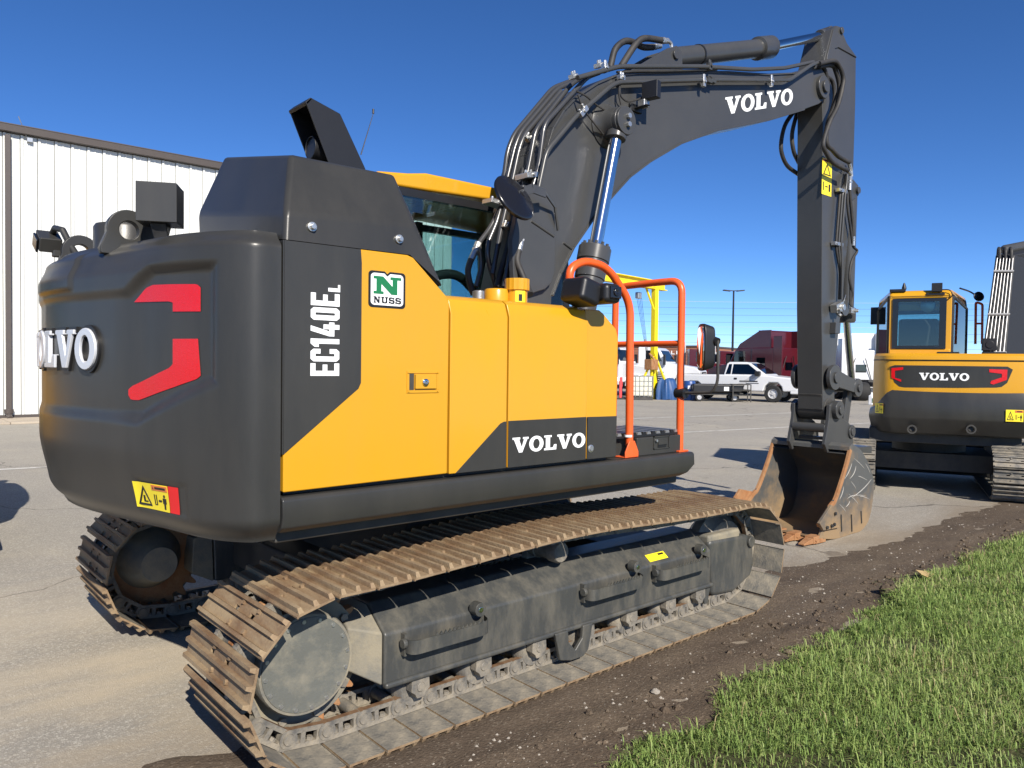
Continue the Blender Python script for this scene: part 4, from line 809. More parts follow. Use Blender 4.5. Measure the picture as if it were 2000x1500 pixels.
# ---- boom (centre line a little right of the machine's)
YB = -.20; YR, YLf = YB-.19, YB+.19
up = xz([(1042, 400), (1056, 330), (1067, 292), (1080, 250), (1101, 215), (1126, 189), (1166, 163), (1204, 147), (1260, 143), (1330, 141), (1420, 141), (1500, 146), (1560, 143), (1590, 130), (1604, 131), (1615, 150), (1621, 172), (1619, 188), (1600, 203), (1570, 214), (1500, 235), (1400, 255), (1330, 280), (1270, 315), (1230, 345), (1200, 378), (1160, 425), (1120, 483), (1095, 533), (1078, 578)], YR)
boom_poly = [(.12, 1.62), (.24, 2.05)]+up+[(.52, 1.75), (.42, 1.50), (.15, 1.46)]
m = MB(); m.prism(boom_poly, YR, YLf); boom = m.build('boom', 'boom_paint', EX, bevel=.008)
# flange lips along the top and bottom plates
lo = [V((a, YR-.008, b)) for a, b in up[19:]]; m = MB()
A = []
for s_, seq in ((1, up[0:14]), (-1, up[19:])):
    for i in range(len(seq)-1):
        p, q = V((seq[i][0], 0, seq[i][1])), V((seq[i+1][0], 0, seq[i+1][1])); n_ = V((-(q-p).z, 0, (q-p).x)).normalized()*.007
        m.hull([p+n_+V((0, YR-.012, 0)), q+n_+V((0, YR-.012, 0)), q-n_+V((0, YR-.012, 0)), p-n_+V((0, YR-.012, 0))], [p+n_+V((0, YLf+.012, 0)), q+n_+V((0, YLf+.012, 0)), q-n_+V((0, YLf+.012, 0)), p-n_+V((0, YLf+.012, 0))])
m.build('boom_flange', 'boom_paint', boom, bevel=.002, seg=1)
# side cover plate at the boom foot with rounded lower corner
cp = xz([(1022, 360), (1060, 372), (1083, 400), (1086, 470), (1084, 530), (1078, 552), (1065, 565), (1040, 573), (1005, 577), (1000, 470)], YR-.04)
m = MB(); m.prism(cp, YR-.04, YR+.002); m.build('foot_cover', 'boom_paint', boom, bevel=.006)
for p, q in (((1038, 432), (1082, 462)), ((1101, 474), (1118, 487))):
    a, b = on(*p, 1, YR-.042), on(*q, 1, YR-.042); m = MB(); 
    if p[0] > 1090: a, b = on(*p, 1, YR-.004), on(*q, 1, YR-.004)
    m.tube([a, b], .007, 6); m.build('weld_bead', 'boom_paint', boom)
a, b = on(1416, 224, 1, YR-.0005), on(1548, 203, 1, YR-.0005); a2 = on(1414, 189, 1, YR-.0005); m = MB()
ud = b-a; vd = (a2-a); word(m, 'VOLVO', planar(a, ud, V((0, 0, 1))*vd.length*.985, (0, -1, 0)), .04, 0, .0015); m.build('lettering', 'white_decal', boom)
# boom tip boss and pin
c = on(1608, 170, 1, YR-.02); m = MB(); m.cyl((c.x, YR-.035, c.z), (c.x, YLf+.035, c.z), .105, 28); m.cyl((c.x, YR-.06, c.z), (c.x, YLf+.06, c.z), .055, 20); m.build('tip_pin', 'boom_paint', boom, bevel=.006); TIP = V((c.x, YB, c.z))
# cylinder lugs on top of the boom
bp_ = xz([(1228, 140), (1303, 95), (1322, 89), (1332, 100), (1334, 138)], YB-.10)
for y in (YB-.10, YB+.075):
    m = MB(); m.prism(bp_, y, y+.025); m.build('cylinder_lug', 'boom_paint', boom, bevel=.004)
c = on(1319, 107, 1, YB-.10); AC0 = V((c.x, YB, c.z)); m = MB(); m.cyl((c.x, YB-.118, c.z), (c.x, YB+.118, c.z), .035, 18); m.build('lug_pin', 'boom_paint', boom, bevel=.004)
# arm cylinder
g = on(1507, 92, 1, YB); e = on(1606, 70, 1, YB); d_ = (g-AC0).normalized(); m = MB(); Lc = (g-AC0).length
m.lathe([(-.05, .05), (.06, .075), (.12, .078), (Lc-.26, .078), (Lc-.25, .10), (Lc-.03, .10), (Lc, .082), (Lc, .03)], AC0, d_, 28); cyl = m.build('arm_cylinder', 'boom_paint', EX, smooth=35)
m = MB(); m.ringd(AC0+d_*(Lc*.27), d_, .083, .076, .018); m.build('cylinder_band', 'black_plastic', cyl)
m = MB(); m.cyl(g-d_*.1, e, .042, 20); m.build('piston_rod', 'chrome', cyl)
m = MB(); m.cyl(e-d_*.06, e+d_*.05, .06, 18); ER = e+d_*.10; m.cyl(ER+V((0, -.055, 0)), ER+V((0, .055, 0)), .075, 24); m.build('rod_end', 'boom_paint', cyl, bevel=.004)
# boom cylinders, one on each side
for s_ in (-1, 1):
    yc = YB+s_*.30; T = on(1208, 240, 1, YB-.30); T = V((T.x, yc, T.z)); Gd = on(1163, 482, 1, YB-.30); Gd = V((Gd.x, yc, Gd.z)); d_ = (Gd-T).normalized(); tot = (Gd-T).length; m = MB()
    m.lathe([(0, .085), (.012, .108), (.10, .108), (.105, .10), (.22, .10), (.225, .092), (.36, .092), (.365, .08), (.42, .08), (1.1, .08), (1.15, .05)], Gd, d_, 28); cy = m.build('boom_cylinder', 'boom_paint', EX, smooth=35)
    for k in range(12):
        a = 2*math.pi*k/12; u_ = d_.orthogonal().normalized(); v_ = d_.cross(u_); p = Gd+(u_*math.cos(a)+v_*math.sin(a))*.085+d_*.02; m = MB(); m.cyl(p, p-d_*.035, .012, 6); m.build('gland_bolt', 'boom_paint', cy)
    m = MB(); m.cyl(T-d_*.02, Gd+d_*.05, .044, 24); m.build('piston_rod', 'chrome', cy)
    m = MB(); m.cyl((T.x, yc-.055, T.z), (T.x, yc+.055, T.z), .098, 28); m.cyl(T, T+d_*.12, .07, 20); m.build('rod_end', 'boom_paint', cy, bevel=.006)
    if s_ < 0:
        m = MB(); m.cyl((T.x, yc-.075, T.z), (T.x, yc-.045, T.z), .093, 28); m.build('pin_cap', 'boom_paint', cy, bevel=.004)
        for dz in (.028, -.028): m = MB(); m.cyl((T.x+.004, yc-.07, T.z+dz), (T.x+.004, yc-.10, T.z+dz), .019, 6); m.build('pin_bolt', 'zinc', cy, bevel=.002, seg=1)
m = MB(); m.lathe([(0, .15), (.02, .15), (.05, .115), (.10, .105), (.14, .10)], (T.x, YR+.01, T.z), (0, -1, 0), 28); m.build('cylinder_boss', 'boom_paint', boom); m = MB(); m.lathe([(0, .15), (.02, .15), (.05, .115), (.1, .105)], (T.x, YLf-.01, T.z), (0, 1, 0), 28); m.build('cylinder_boss', 'boom_paint', boom)
# ---- pipes, hoses, clamps on the boom
def pipe(pts, Y, r=.014, mt='boom_paint', nm='hydraulic_pipe', par=None, seg=10, rad=.06, smooth=False):
    Ys = Y if isinstance(Y, (list, tuple)) else [Y]*len(pts); P = [on(a, b, 1, y) for (a, b), y in zip(pts, Ys)]
    m = MB(); m.tube(crv(P, 7) if smooth else fil(P, rad), r, seg); return m.build(nm, mt, par or boom)
def on2(x, y, Y): return on(x, y, 1, Y)
pipe([(1051, 372), (1067, 296), (1124, 228), (1189, 171), (1206, 161), (1375, 156), (1541, 157), (1586, 126), (1600, 122)], YR-.055, .017)
pipe([(1128, 152), (1208, 130), (1371, 130), (1469, 136), (1532, 133), (1588, 121)], YR-.03, .017)
pipe([(1205, 141), (1245, 139), (1300, 139), (1400, 136)], YR-.02, .009, 'rubber')
for pts, Y in (([(935, 475), (958, 445), (975, 410), (984, 350), (991, 296), (1004, 262), (1079, 172), (1113, 159), (1170, 141)], -.06), ([(955, 470), (972, 430), (990, 352), (1006, 285), (1017, 258), (1088, 174), (1120, 160)], -.12),
               ([(962, 535), (978, 450), (998, 365), (1014, 290), (1025, 262), (1096, 178)], -.17), ([(1000, 470), (1014, 400), (1031, 334), (1046, 254), (1113, 167), (1140, 148)], -.28), ([(1003, 535), (1030, 400), (1052, 326), (1063, 243), (1147, 150), (1170, 142)], -.35)):
    pipe(pts, Y-.02, .0165, 'pipe_grey')
for pts, Y in (([(930, 560), (941, 520), (935, 475)], -.06), ([(968, 560), (951, 500), (955, 470)], -.14), ([(985, 560), (995, 500), (1000, 470)], -.28), ([(1012, 560), (1008, 500)], -.33)): pipe(pts, Y-.02, .0165, 'pipe_grey')
# darker return pipes nearer the boom back and the hose fittings by the cab
for pts, Y in (([(970, 560), (992, 480), (1012, 380), (1022, 330)], -.22), ([(985, 565), (1005, 470), (1022, 385)], -.26)): pipe(pts, Y, .02, 'rubber', 'hydraulic_hose')
def fitting(a, b, r=.021, par=None):
    m = MB(); d_ = b-a; m.cyl(a, a+d_*.3, r*1.15, 6); m.cyl(a+d_*.3, b, r, 14); m.cyl(a+d_*.36, a+d_*.5, r*1.2, 6); m.build('hose_fitting', 'zinc', par or boom, bevel=.002, seg=1)
fitting(on2(935, 474, -.08), on2(920, 508, -.08)); fitting(on2(1021, 455, -.40), on2(1013, 490, -.42))
pipe([(1035, 400), (1024, 440), (1021, 456)], -.40, .014, 'pipe_grey')
pipe([(920, 506), (914, 530), (920, 562), (925, 575)], -.10, .02, 'rubber', 'hydraulic_hose', smooth=True); pipe([(1013, 488), (1010, 510), (1018, 532), (1030, 560), (1036, 575)], [-.42, -.43, -.45, -.5, -.55], .02, 'rubber', 'hydraulic_hose', smooth=True)
def clampb(px_, py_, Y, w=.10, h=.035, d=.05, rot=0, mt='zinc'):
    c = on(px_, py_, 1, Y); m = MB(); R = Matrix.Rotation(rot, 3, 'Y'); m.box(c, (w, d, h), R); m.cyl(c+R@V((w*.32, 0, 0)), c+R@V((w*.32, 0, h*.5+.022)), .011, 6); m.cyl(c+R@V((-w*.3, -d*.2, 0)), c+R@V((-w*.3, -d*.2, h*.5+.018)), .011, 6); m.cyl(c+V((0, 0, 0)), c+V((0, -d*.5-.012, 0)), .012, 6); m.build('pipe_clamp', mt, boom, bevel=.003, seg=1)
clampb(966, 397, -.13, .13, .03, .10, .1); clampb(1030, 344, -.33, .11, .035, .12, -.2); clampb(1047, 384, -.38, .05, .03, .04, 0); clampb(988, 442, -.22, .05, .03, .03, .3); clampb(1030, 270, -.2, .05, .03, .03, .6)
clampb(1138, 218, YR-.06, .09, .035, .04, -.85); clampb(1120, 150, YR+.02, .05, .03, .05, -.3); clampb(1181, 133, YR-.02, .03, .06, .04, 0); clampb(1170, 128, YR+.05, .05, .03, .06, -.3); clampb(1213, 152, YR-.04, .05, .035, .04, 0)
clampb(1374, 160, YR-.06, .03, .075, .03, 0); clampb(1506, 160, YR-.06, .03, .075, .03, 0); clampb(1385, 130, YR-.03, .035, .06, .04, 0, 'boom_paint')
m = MB(); 
for px_ in (1376, 1383): c = on(px_+7, 157, 1, YR-.055); m.cyl(c-V((.03, 0, 0)), c+V((.03, 0, 0)), .026, 6)
m.build('pipe_union', 'boom_paint', boom)
pipe([(1192, 132), (1200, 100), (1212, 85), (1225, 80), (1240, 84), (1256, 92), (1276, 92)], YB-.02, .024, 'rubber', 'hydraulic_hose', smooth=True)
pipe([(1213, 130), (1230, 103), (1242, 86), (1252, 77), (1266, 75), (1292, 79)], YB-.10, .024, 'rubber', 'hydraulic_hose', smooth=True)
fitting(on2(1274, 92, YB-.02), on2(1290, 90, YB-.02), .02); fitting(on2(1291, 79, YB-.1), on2(1304, 80, YB-.1), .022); pipe([(1303, 80), (1311, 84), (1312, 95)], YB-.06, .014, 'zinc', 'elbow_fitting')
# thin cables
for pts in ([(1126, 178), (1145, 188), (1165, 205), (1194, 222)], [(1129, 185), (1136, 205), (1143, 218), (1160, 240), (1178, 262)], [(1210, 165), (1209, 185), (1213, 205)], [(1210, 168), (1213, 188), (1226, 198), (1246, 194), (1262, 186)]): pipe(pts, YR-.05, .0065, 'rubber', 'cable', smooth=True, seg=6)
# boom work lamp
c = on(1272, 177, 1, YR-.12); m = MB(); m.box(c, (.06, .12, .12), Matrix.Rotation(.2, 3, 'Z')); m.box(c+V((-.02, .05, -.085)), (.06, .06, .05), None, 1); m.b2((c.x-.10, YR-.02, c.z-.13), (c.x+.03, YR+.002, c.z-.08)); m.b2((c.x-.06, YR-.13, c.z-.115), (c.x-.02, YR, c.z-.105)); m.build('boom_lamp', ['black_plastic', 'zinc'], boom, bevel=.005)
# ---- arm
AR, AL = YB-.13, YB+.13
arm_poly = xz([(1607, 222), (1604, 140), (1612, 108), (1625, 58), (1632, 50), (1639, 53), (1652, 85), (1672, 112), (1671, 200), (1667, 330), (1659, 440), (1648, 560), (1639, 640), (1633, 700), (1631, 760), (1629, 790), (1615, 801), (1607, 801), (1605, 600)], AR)
m = MB(); m.prism(arm_poly, AR, AL); arm = m.build('arm', 'boom_paint', EX, bevel=.007)
for y in (AR-.012, AL-.01):
    m = MB(); m.prism(xz([(1608, 150), (1614, 108), (1626, 58), (1632, 51), (1639, 53), (1652, 85), (1672, 113), (1636, 93), (1629, 95), (1620, 120)], AR), y, y+.022); m.build('ear_plate', 'boom_paint', arm, bevel=.004)
c = on(1640, 66, 1, AR); m = MB(); m.cyl((ER.x, AR-.03, ER.z), (ER.x, AL+.03, ER.z), .032, 18); m.build('arm_pin', 'boom_paint', arm, bevel=.003)
a, b, t_ = on(1603, 378, 1, AR), on(1622, 378, 1, AR), on(1603, 306, 1, AR); warn_label('warning_label', planar((a.x+.012, AR-.0005, a.z), (b.x-a.x, 0, 0), (0, 0, t_.z-a.z), (0, -1, 0)), arm, False)
# hoses from boom tip to arm
H = [([(1600, 124), (1628, 119), (1640, 131), (1647, 153), (1645, 173), (1636, 207), (1620, 240), (1608, 280), (1614, 299), (1626, 317), (1645, 328), (1656, 333)], -.13), ([(1600, 130), (1625, 128), (1633, 141), (1639, 167), (1636, 193), (1617, 240), (1615, 280), (1626, 293), (1637, 305), (1652, 314), (1659, 317)], -.09)]
for pts, dy in H: pipe(pts, AR+dy, .021, 'rubber', 'hydraulic_hose', arm, smooth=True)
for pts in ([(1552, 216), (1534, 243), (1526, 275), (1527, 300), (1538, 324), (1560, 341)], [(1556, 222), (1547, 262), (1550, 295), (1560, 318)]): pipe(pts, AL+.03, .02, 'rubber', 'hydraulic_hose', arm, smooth=True)
for pts in ([(1615, 150), (1626, 160), (1630, 190), (1622, 225), (1612, 260), (1606, 290)], [(1603, 126), (1612, 140), (1618, 165)]): pipe(pts, AR-.05, .018, 'rubber', 'hydraulic_hose', arm, smooth=True)
pipe([(1658, 318), (1662, 330), (1663, 345)], AR-.04, .018, 'zinc', 'elbow_fitting', arm); pipe([(1655, 333), (1661, 340)], AR-.05, .018, 'zinc', 'elbow_fitting', arm)
fitting(on2(1660, 345, AR-.04), on2(1659, 372, AR-.04), .022, arm)
pipe([(1659, 370), (1662, 400), (1666, 440), (1667, 468)], AR-.04, .016, 'rubber', 'hydraulic_hose', arm); fitting(on2(1667, 462, AR-.05), on2(1667, 480, AR-.05), .016, arm)
pipe([(1655, 375), (1656, 410), (1662, 450), (1666, 480), (1674, 490), (1666, 504), (1661, 520), (1659, 545), (1663, 565), (1665, 580), (1663, 598)], AR-.04, .013, 'rubber', 'hydraulic_hose', arm, smooth=True)
pipe([(1669, 500), (1660, 530), (1661, 560), (1661, 596)], AR-.03, .012, 'rubber', 'hydraulic_hose', arm, smooth=True)
for o_ in (0, 5, 10):
    pipe([(1652+o_*.3, 340), (1649+o_*.4, 362), (1641+o_, 375), (1633+o_, 475), (1634+o_, 492), (1641+o_*.4, 530), (1639+o_*.5, 585)], AR-.03-.003*o_, .012, 'boom_paint' if o_ else 'rubber', 'hydraulic_pipe', arm)
for px_, py_ in ((1643, 373), (1635, 477)):
    c = on(px_, py_, 1, AR-.035); m = MB(); m.box(c, (.16, .05, .035)); m.cyl(c+V((-.05, 0, 0)), c+V((-.05, -.035, 0)), .012, 6); m.cyl(c+V((.05, 0, 0)), c+V((.05, -.035, 0)), .012, 6); m.build('pipe_clamp', 'zinc', arm, bevel=.003, seg=1)
c = on(1635, 600, 1, AR-.05); m = MB(); m.box(c, (.15, .07, .08), Matrix.Rotation(-.3, 3, 'Y')); m.cyl(c+V((.03, -.03, 0)), c+V((.03, -.06, 0)), .035, 8); m.cyl(c+V((-.05, -.03, -.03)), c+V((-.05, -.06, -.03)), .015, 6); m.cyl(c+V((-.02, -.03, -.035)), c+V((-.02, -.06, -.035)), .015, 6)
m.tube([c+V((.05, -.03, .03)), c+V((.11, -.03, .13))], .006, 6); m.cyl(c+V((.0, 0, -.05)), c+V((.0, -.04, -.09)), .02, 6); m.build('shutoff_valve', 'zinc', arm, bevel=.004, seg=1)
c = on(1646, 601, 1, AR+.02); m = MB(); m.cyl(c+V((0, -.03, 0)), c+V((0, .06, 0)), .085, 24); m.build('valve_boss', 'boom_paint', arm, bevel=.004)
c = on(1625, 640, 1, AR); m = MB(); m.prism([(c.x-.05, c.z-.06), (c.x+.05, c.z-.06), (c.x+.06, c.z+.05), (c.x-.04, c.z+.05)], AR-.06, AR); m.build('arm_bracket', 'boom_paint', arm, bevel=.004)
# bucket cylinder in front of the arm
g0 = on(1651, 630, 1, YB); top_ = V((g0.x+.03, YB, 3.45)); lk = on(1664, 752, 1, YB); g0 = V((g0.x+.02, YB, g0.z)); d_ = (lk-g0).normalized(); m = MB(); tot = (g0-top_).length; dd = (g0-top_).normalized()
m.lathe([(0, .04), (.03, .075), (tot-.16, .07), (tot-.15, .092), (tot-.02, .092), (tot, .08), (tot, .04)], top_, dd, 26); bc = m.build('bucket_cylinder', 'boom_paint', EX, smooth=35)
m = MB(); m.cyl(g0-dd*.05, lk, .036, 20); m.build('piston_rod', 'chrome', bc)
for y in (YB-.075, YB+.05): m = MB(); m.prism([(top_.x-.32, top_.z+.18), (top_.x+.03, top_.z+.06), (top_.x+.05, top_.z-.04), (top_.x-.30, top_.z-.22)], y, y+.025); m.build('cylinder_lug', 'boom_paint', bc, bevel=.004)
m = MB(); m.cyl(top_+V((0, -.1, 0)), top_+V((0, .1, 0)), .035, 16); m.build('lug_pin', 'boom_paint', bc)
c = on(1660, 607, 1, YB-.09); m = MB(); m.box(c, (.09, .08, .06)); m.cyl(c, c+V((.04, -.07, .0)), .02, 6); m.build('port_block', 'zinc', bc, bevel=.005)
# linkage
A1 = on(1624, 737, 1, AR-.03); A2 = on(1669, 757, 1, AR-.03)
for y in (AR-.075, AL+.035):
    m = MB(); d_ = V((A2.x-A1.x, 0, A2.z-A1.z)).normalized(); n_ = V((-d_.z, 0, d_.x)); a, b = V((A1.x, 0, A1.z)), V((A2.x, 0, A2.z))
    for c_, r_ in ((a, .125), (b, .095)): m.cyl(c_+V((0, y, 0)), c_+V((0, y+.04, 0)), r_, 26)
    pl = [a+n_*.085, b+n_*.06, b-n_*.06, a-n_*.085]; m.hull([p+V((0, y+.004, 0)) for p in pl], [p+V((0, y+.036, 0)) for p in pl]); lo_ = m.build('guide_link', 'boom_paint', EX, bevel=.005)
    for c_, r_ in ((a, .055), (b, .042)):
     m = MB(); m.cyl(c_+V((0, y-.02 if y < YB else y+.02, 0)), c_+V((0, y+.02 if y < YB else y+.06, 0)), r_, 20); m.build('link_pin', 'boom_paint', lo_, bevel=.004)
B2 = on(1661, 848, 1, AR-.05); m = MB(); b = V((A2.x, 0, A2.z)); c_ = V((B2.x, 0, B2.z)); d_ = (c_-b).normalized(); n_ = V((-d_.z, 0, d_.x))
for y in (YB-.12, YB+.075): m.hull([p+V((0, y, 0)) for p in (b+n_*.06, c_+n_*.06, c_-n_*.06, b-n_*.06)], [p+V((0, y+.045, 0)) for p in (b+n_*.06, c_+n_*.06, c_-n_*.06, b-n_*.06)])
m.cyl(b+V((0, YB-.17, 0)), b+V((0, YB+.17, 0)), .05, 20); m.build('push_link', 'boom_paint', EX, bevel=.006)
c = on(1628, 800, 1, AR-.05); PB = V((c.x, YB, c.z)); m = MB()
m.cyl((PB.x, AR-.01, PB.z), (PB.x, AL+.01, PB.z), .11, 26); m.prism(xz([(1606, 770), (1630, 770), (1640, 800), (1632, 822), (1612, 815)], AR), AR+.01, AL-.01); m.build('arm_nose', 'dark_under', arm, bevel=.006)
# ---- bucket
BR, BL = -.61, .21
BX = []
prof = xz([(1661, 877), (1652, 913), (1633, 972), (1623, 987), (1599, 1025), (1606, 1034), (1600, 1052), (1631, 1056), (1665, 1050), (1684, 1035), (1699, 1010), (1707, 956), (1703, 922), (1684, 882), (1667, 868)], BR)
prof = [(x, max(z, .005)) for x, z in prof]
m = MB(); m.prism(prof, BR, BR+.022); bucket = m.build('bucket', 'bucket_steel', EX, bevel=.003, seg=1)
m = MB(); m.prism(prof, BL-.022, BL); m.build('side_plate', 'bucket_steel', bucket, bevel=.003, seg=1)
# curved shell: from lip under the floor round the back to the top
sh = [V((x, 0, z)) for x, z in prof[6:]]; sh = crv(sh, 5); m = MB(); n = len(sh); vs_ = []
for i, p in enumerate(sh):
    t = (sh[min(n-1, i+1)]-sh[max(0, i-1)]).normalized(); nr = V((t.z, 0, -t.x))*.018
    q = p-nr if (p-nr-V((4.3, 0, .45))).length < (p+nr-V((4.3, 0, .45))).length else p+nr
    vs_ += [(p.x, BR+.002, p.z), (p.x, BL-.002, p.z), (q.x, BL-.002, q.z), (q.x, BR+.002, q.z)]
m.add(vs_, [(i*4+k, i*4+(k+1) % 4, i*4+4+(k+1) % 4, i*4+4+k) for i in range(n-1) for k in range(4)]+[(0, 1, 2, 3), tuple((n-1)*4+k for k in (3, 2, 1, 0))]); m.build('bucket_shell', 'bucket_steel', bucket)
m = MB(); pt = prof[-1]; p0 = prof[0]; m.prism([(pt[0], pt[1]), (pt[0]-.02, pt[1]+.01), (p0[0]-.01, p0[1]+.02), (p0[0]-.015, p0[1]-.02), (pt[0]-.01, pt[1]-.035)], BR+.001, BL-.001); m.build('top_plate', 'bucket_steel', bucket, bevel=.004)
# rusty cutting edges on both side plates, side cutters, lip, teeth
for y, s_ in ((BR, -1), (BL, 1)):
    ed = [V((x, 0, z)) for x, z in prof[0:5]]; ed = crv(ed, 4); m = MB(); n = len(ed); vs_ = []
    for i, p in enumerate(ed):
        t = (ed[min(n-1, i+1)]-ed[max(0, i-1)]).normalized(); nr = V((-t.z, 0, t.x)); nr = nr if nr.x > 0 else -nr
        yo = y-.004 if s_ < 0 else y-.024
        vs_ += [p-nr*.008+V((0, yo, 0)), p+nr*.034+V((0, yo, 0)), p+nr*.034+V((0, yo+.028, 0)), p-nr*.008+V((0, yo+.028, 0))]
    m.add(vs_, [(i*4+k, i*4+(k+1) % 4, i*4+4+(k+1) % 4, i*4+4+k) for i in range(n-1) for k in range(4)]+[(0, 1, 2, 3), tuple((n-1)*4+k for k in (3, 2, 1, 0))]); m.build('side_edge', 'rust', bucket, bevel=.003, seg=1)
cu = xz([(1623, 986), (1599, 1022), (1607, 1036), (1638, 1030), (1640, 1005)], BR-.02); 
for y in (BR-.03, BL+.002):
    m = MB(); m.prism([(x-(.16 if y > 0 else 0), z+(.0 if y < 0 else .02)) for x, z in cu] if y < 0 else xz([(1433, 972), (1444, 955), (1474, 961), (1474, 985), (1440, 985)], BL+.02), y, y+.028); m.build('side_cutter', 'rust' if y > 0 else 'bucket_steel', bucket, bevel=.004)
for px_, py_ in ((1631, 1003), (1615, 1030), (1624, 1027), (1629, 1024)): c = on(px_, py_, 1, BR-.034); m = MB(); m.cyl(c, c+V((0, -.014, 0)), .017, 6); m.build('cutter_bolt', 'dark_under', bucket)
for px_ in (1643, 1663, 1682):
    a, b = on(px_, 1005 if px_ < 1680 else 998, 1, BR-.006), on(px_+1, 1038 if px_ < 1680 else 1022, 1, BR-.006); m = MB(); m.tube([a, b], .006, 5); m.build('wear_groove', 'dark_under', bucket)
lip = prof[6]; m = MB(); m.prism([(lip[0]-.06, .012), (lip[0]+.12, .006), (lip[0]+.12, .032), (lip[0]-.02, .04)], BR-.005, BL+.005); m.build('cutting_lip', 'rust', bucket, bevel=.004)
for k in range(5):
    y = BR+.05+k*(BL-BR-.10)/4; x = lip[0]-.02; m = MB()
    A = [(x+.10, y-.05, .008), (x+.10, y+.05, .008), (x+.10, y+.05, .075), (x+.10, y-.05, .075)]; Bq = [(x-.07, y-.045, .010), (x-.07, y+.045, .010), (x-.07, y+.045, .075), (x-.07, y-.045, .075)]; m.hull(A, Bq)
    C_ = [(x-.21, y-.03, .014), (x-.21, y+.03, .014), (x-.21, y+.03, .03), (x-.21, y-.03, .03)]; Bm = [(x-.05, y-.04, .012), (x-.05, y+.04, .012), (x-.05, y+.04, .068), (x-.05, y-.04, .068)]; m.hull(Bm, C_); m.cyl((x-.03, y-.055, .042), (x-.03, y+.055, .042), .014, 8); m.build('tooth', 'rust', bucket, bevel=.006)
# bright scrape marks on the near side plate
m = MB(); r_ = random.Random(3)
for (x0, y0, x1, y1, bd_) in ((1664, 972, 1702, 936, 2), (1655, 974, 1690, 968, -5), (1668, 895, 1688, 915, 3), (1672, 910, 1660, 935, 2), (1650, 935, 1664, 905, 1), (1676, 930, 1694, 938, -3), (1658, 965, 1676, 985, 4), (1690, 905, 1700, 925, 1), (1640, 985, 1652, 1000, 2), (1648, 950, 1640, 975, 1), (1662, 940, 1672, 955, 1), (1680, 970, 1698, 975, -4), (1652, 990, 1660, 978, 1)):
    P_ = [on(x0+(x1-x0)*t+bd_*math.sin(math.pi*t), y0+(y1-y0)*t+bd_*math.sin(math.pi*t)*.7, 1, BR-.0005) for t in (0, .2, .4, .6, .8, 1)]; m.tube(P_, [.001, .003, .004, .0035, .003, .001], 5)
kind(m.build('scrape_marks', 'scratch', bucket), 'stuff')
# bucket ears
ear = xz([(1621, 791), (1628, 786), (1635, 793), (1644, 815), (1659, 827), (1666, 838), (1667, 869), (1645, 865), (1627, 873), (1617, 885), (1611, 868), (1619, 819)], YB-.20)
for y, nm in ((YB-.20, 0), (YB+.165, 1)):
    m = MB(); m.prism(ear, y, y+.035); er = m.build('bucket_ear', 'boom_paint', bucket, bevel=.006)
    m = MB(); c = on(1662, 843, 1, YB-.2); yy = y-.018 if not nm else y+.012; m.cyl((c.x, yy, c.z), (c.x, yy+.045, c.z), .068, 24); m.cyl((c.x, yy-.012, c.z), (c.x, yy+.05, c.z), .04, 20); m.build('ear_boss', 'boom_paint', er, bevel=.004); m = MB(); m.cyl((PB.x, yy-.03, PB.z), (PB.x, yy+.05, PB.z), .09, 26); m.cyl((PB.x, yy-.05, PB.z), (PB.x, yy+.07, PB.z), .045, 20); m.build('ear_boss', 'boom_paint', er, bevel=.004)
c = on(1578, 826, 1, YB); m = MB(); m.cyl((PB.x-.12, YB-.17, PB.z-.18), (PB.x-.12, YB+.17, PB.z-.18), .045, 18); m.b2((PB.x-.09, YB-.15, PB.z-.30), (PB.x-.02, YB+.13, PB.z-.27)); m.build('ear_tube', 'boom_paint', bucket, bevel=.003)
ft_ = xz([(1617, 884), (1627, 872), (1668, 868), (1668, 882), (1630, 880)], YB-.2); m = MB(); m.prism(ft_, BR+.03, YB-.2); m.build('ear_foot', 'boom_paint', bucket, bevel=.004); m = MB(); m.prism(ft_, YB+.2, BL-.01); m.build('ear_foot', 'boom_paint', bucket, bevel=.004)
# ---- platform: step box, hand rails, mirrors, cameras
m = MB(); m.b2((.42, -1.205, 1.092), (.835, -.80, 1.195)); m.b2((.215, -1.15, 1.092), (.42, -.80, 1.195)); bx = m.build('step_box', 'grey_paint', EX, bevel=.006)
m = MB(); m.b2((.225, -1.19, 1.197), (.828, -.81, 1.209)); m.build('tread_base', 'black_plastic', bx)
for k in range(14):
    x = .235+k*.0425; m = MB(); m.prism([(x, 1.2085), (x+.036, 1.2085), (x+.030, 1.224), (x+.006, 1.224)], -1.185, -.815); m.build('tread_bar', 'tread_alu' if k % 2 else 'black_plastic', bx)
a, b = on(1276, 878, 1, -1.206), on(1307, 850, 1, -1.206); m = MB(); y_ = -1.207
for r_ in (((a.x, a.z), (b.x, a.z+.006)), ((a.x, b.z-.006), (b.x, b.z)), ((a.x, a.z), (a.x+.006, b.z)), ((b.x-.006, a.z), (b.x, b.z))): m.b2((r_[0][0], y_-.003, r_[0][1]), (r_[1][0], y_+.004, r_[1][1]))
m.b2((a.x+.04, y_-.004, a.z+.025), (b.x-.02, y_+.002, b.z-.02)); m.cyl((a.x+.02, y_, a.z+.05), (a.x+.02, y_-.012, a.z+.05), .008, 10, mi=1); m.b2((a.x+.04, y_-.002, a.z+.01), (b.x-.03, y_+.003, a.z+.022), 2); m.build('box_latch', ['grey_paint', 'zinc', 'decal_black'], bx)
ry = -1.20; P_ = [on(1118, 583, 1, ry), on(1110, 525, 1, ry), on(1140, 509, 1, ry), on(1186, 521, 1, ry), on(1231, 590, 1, ry), on(1229, 870, 1, ry)]
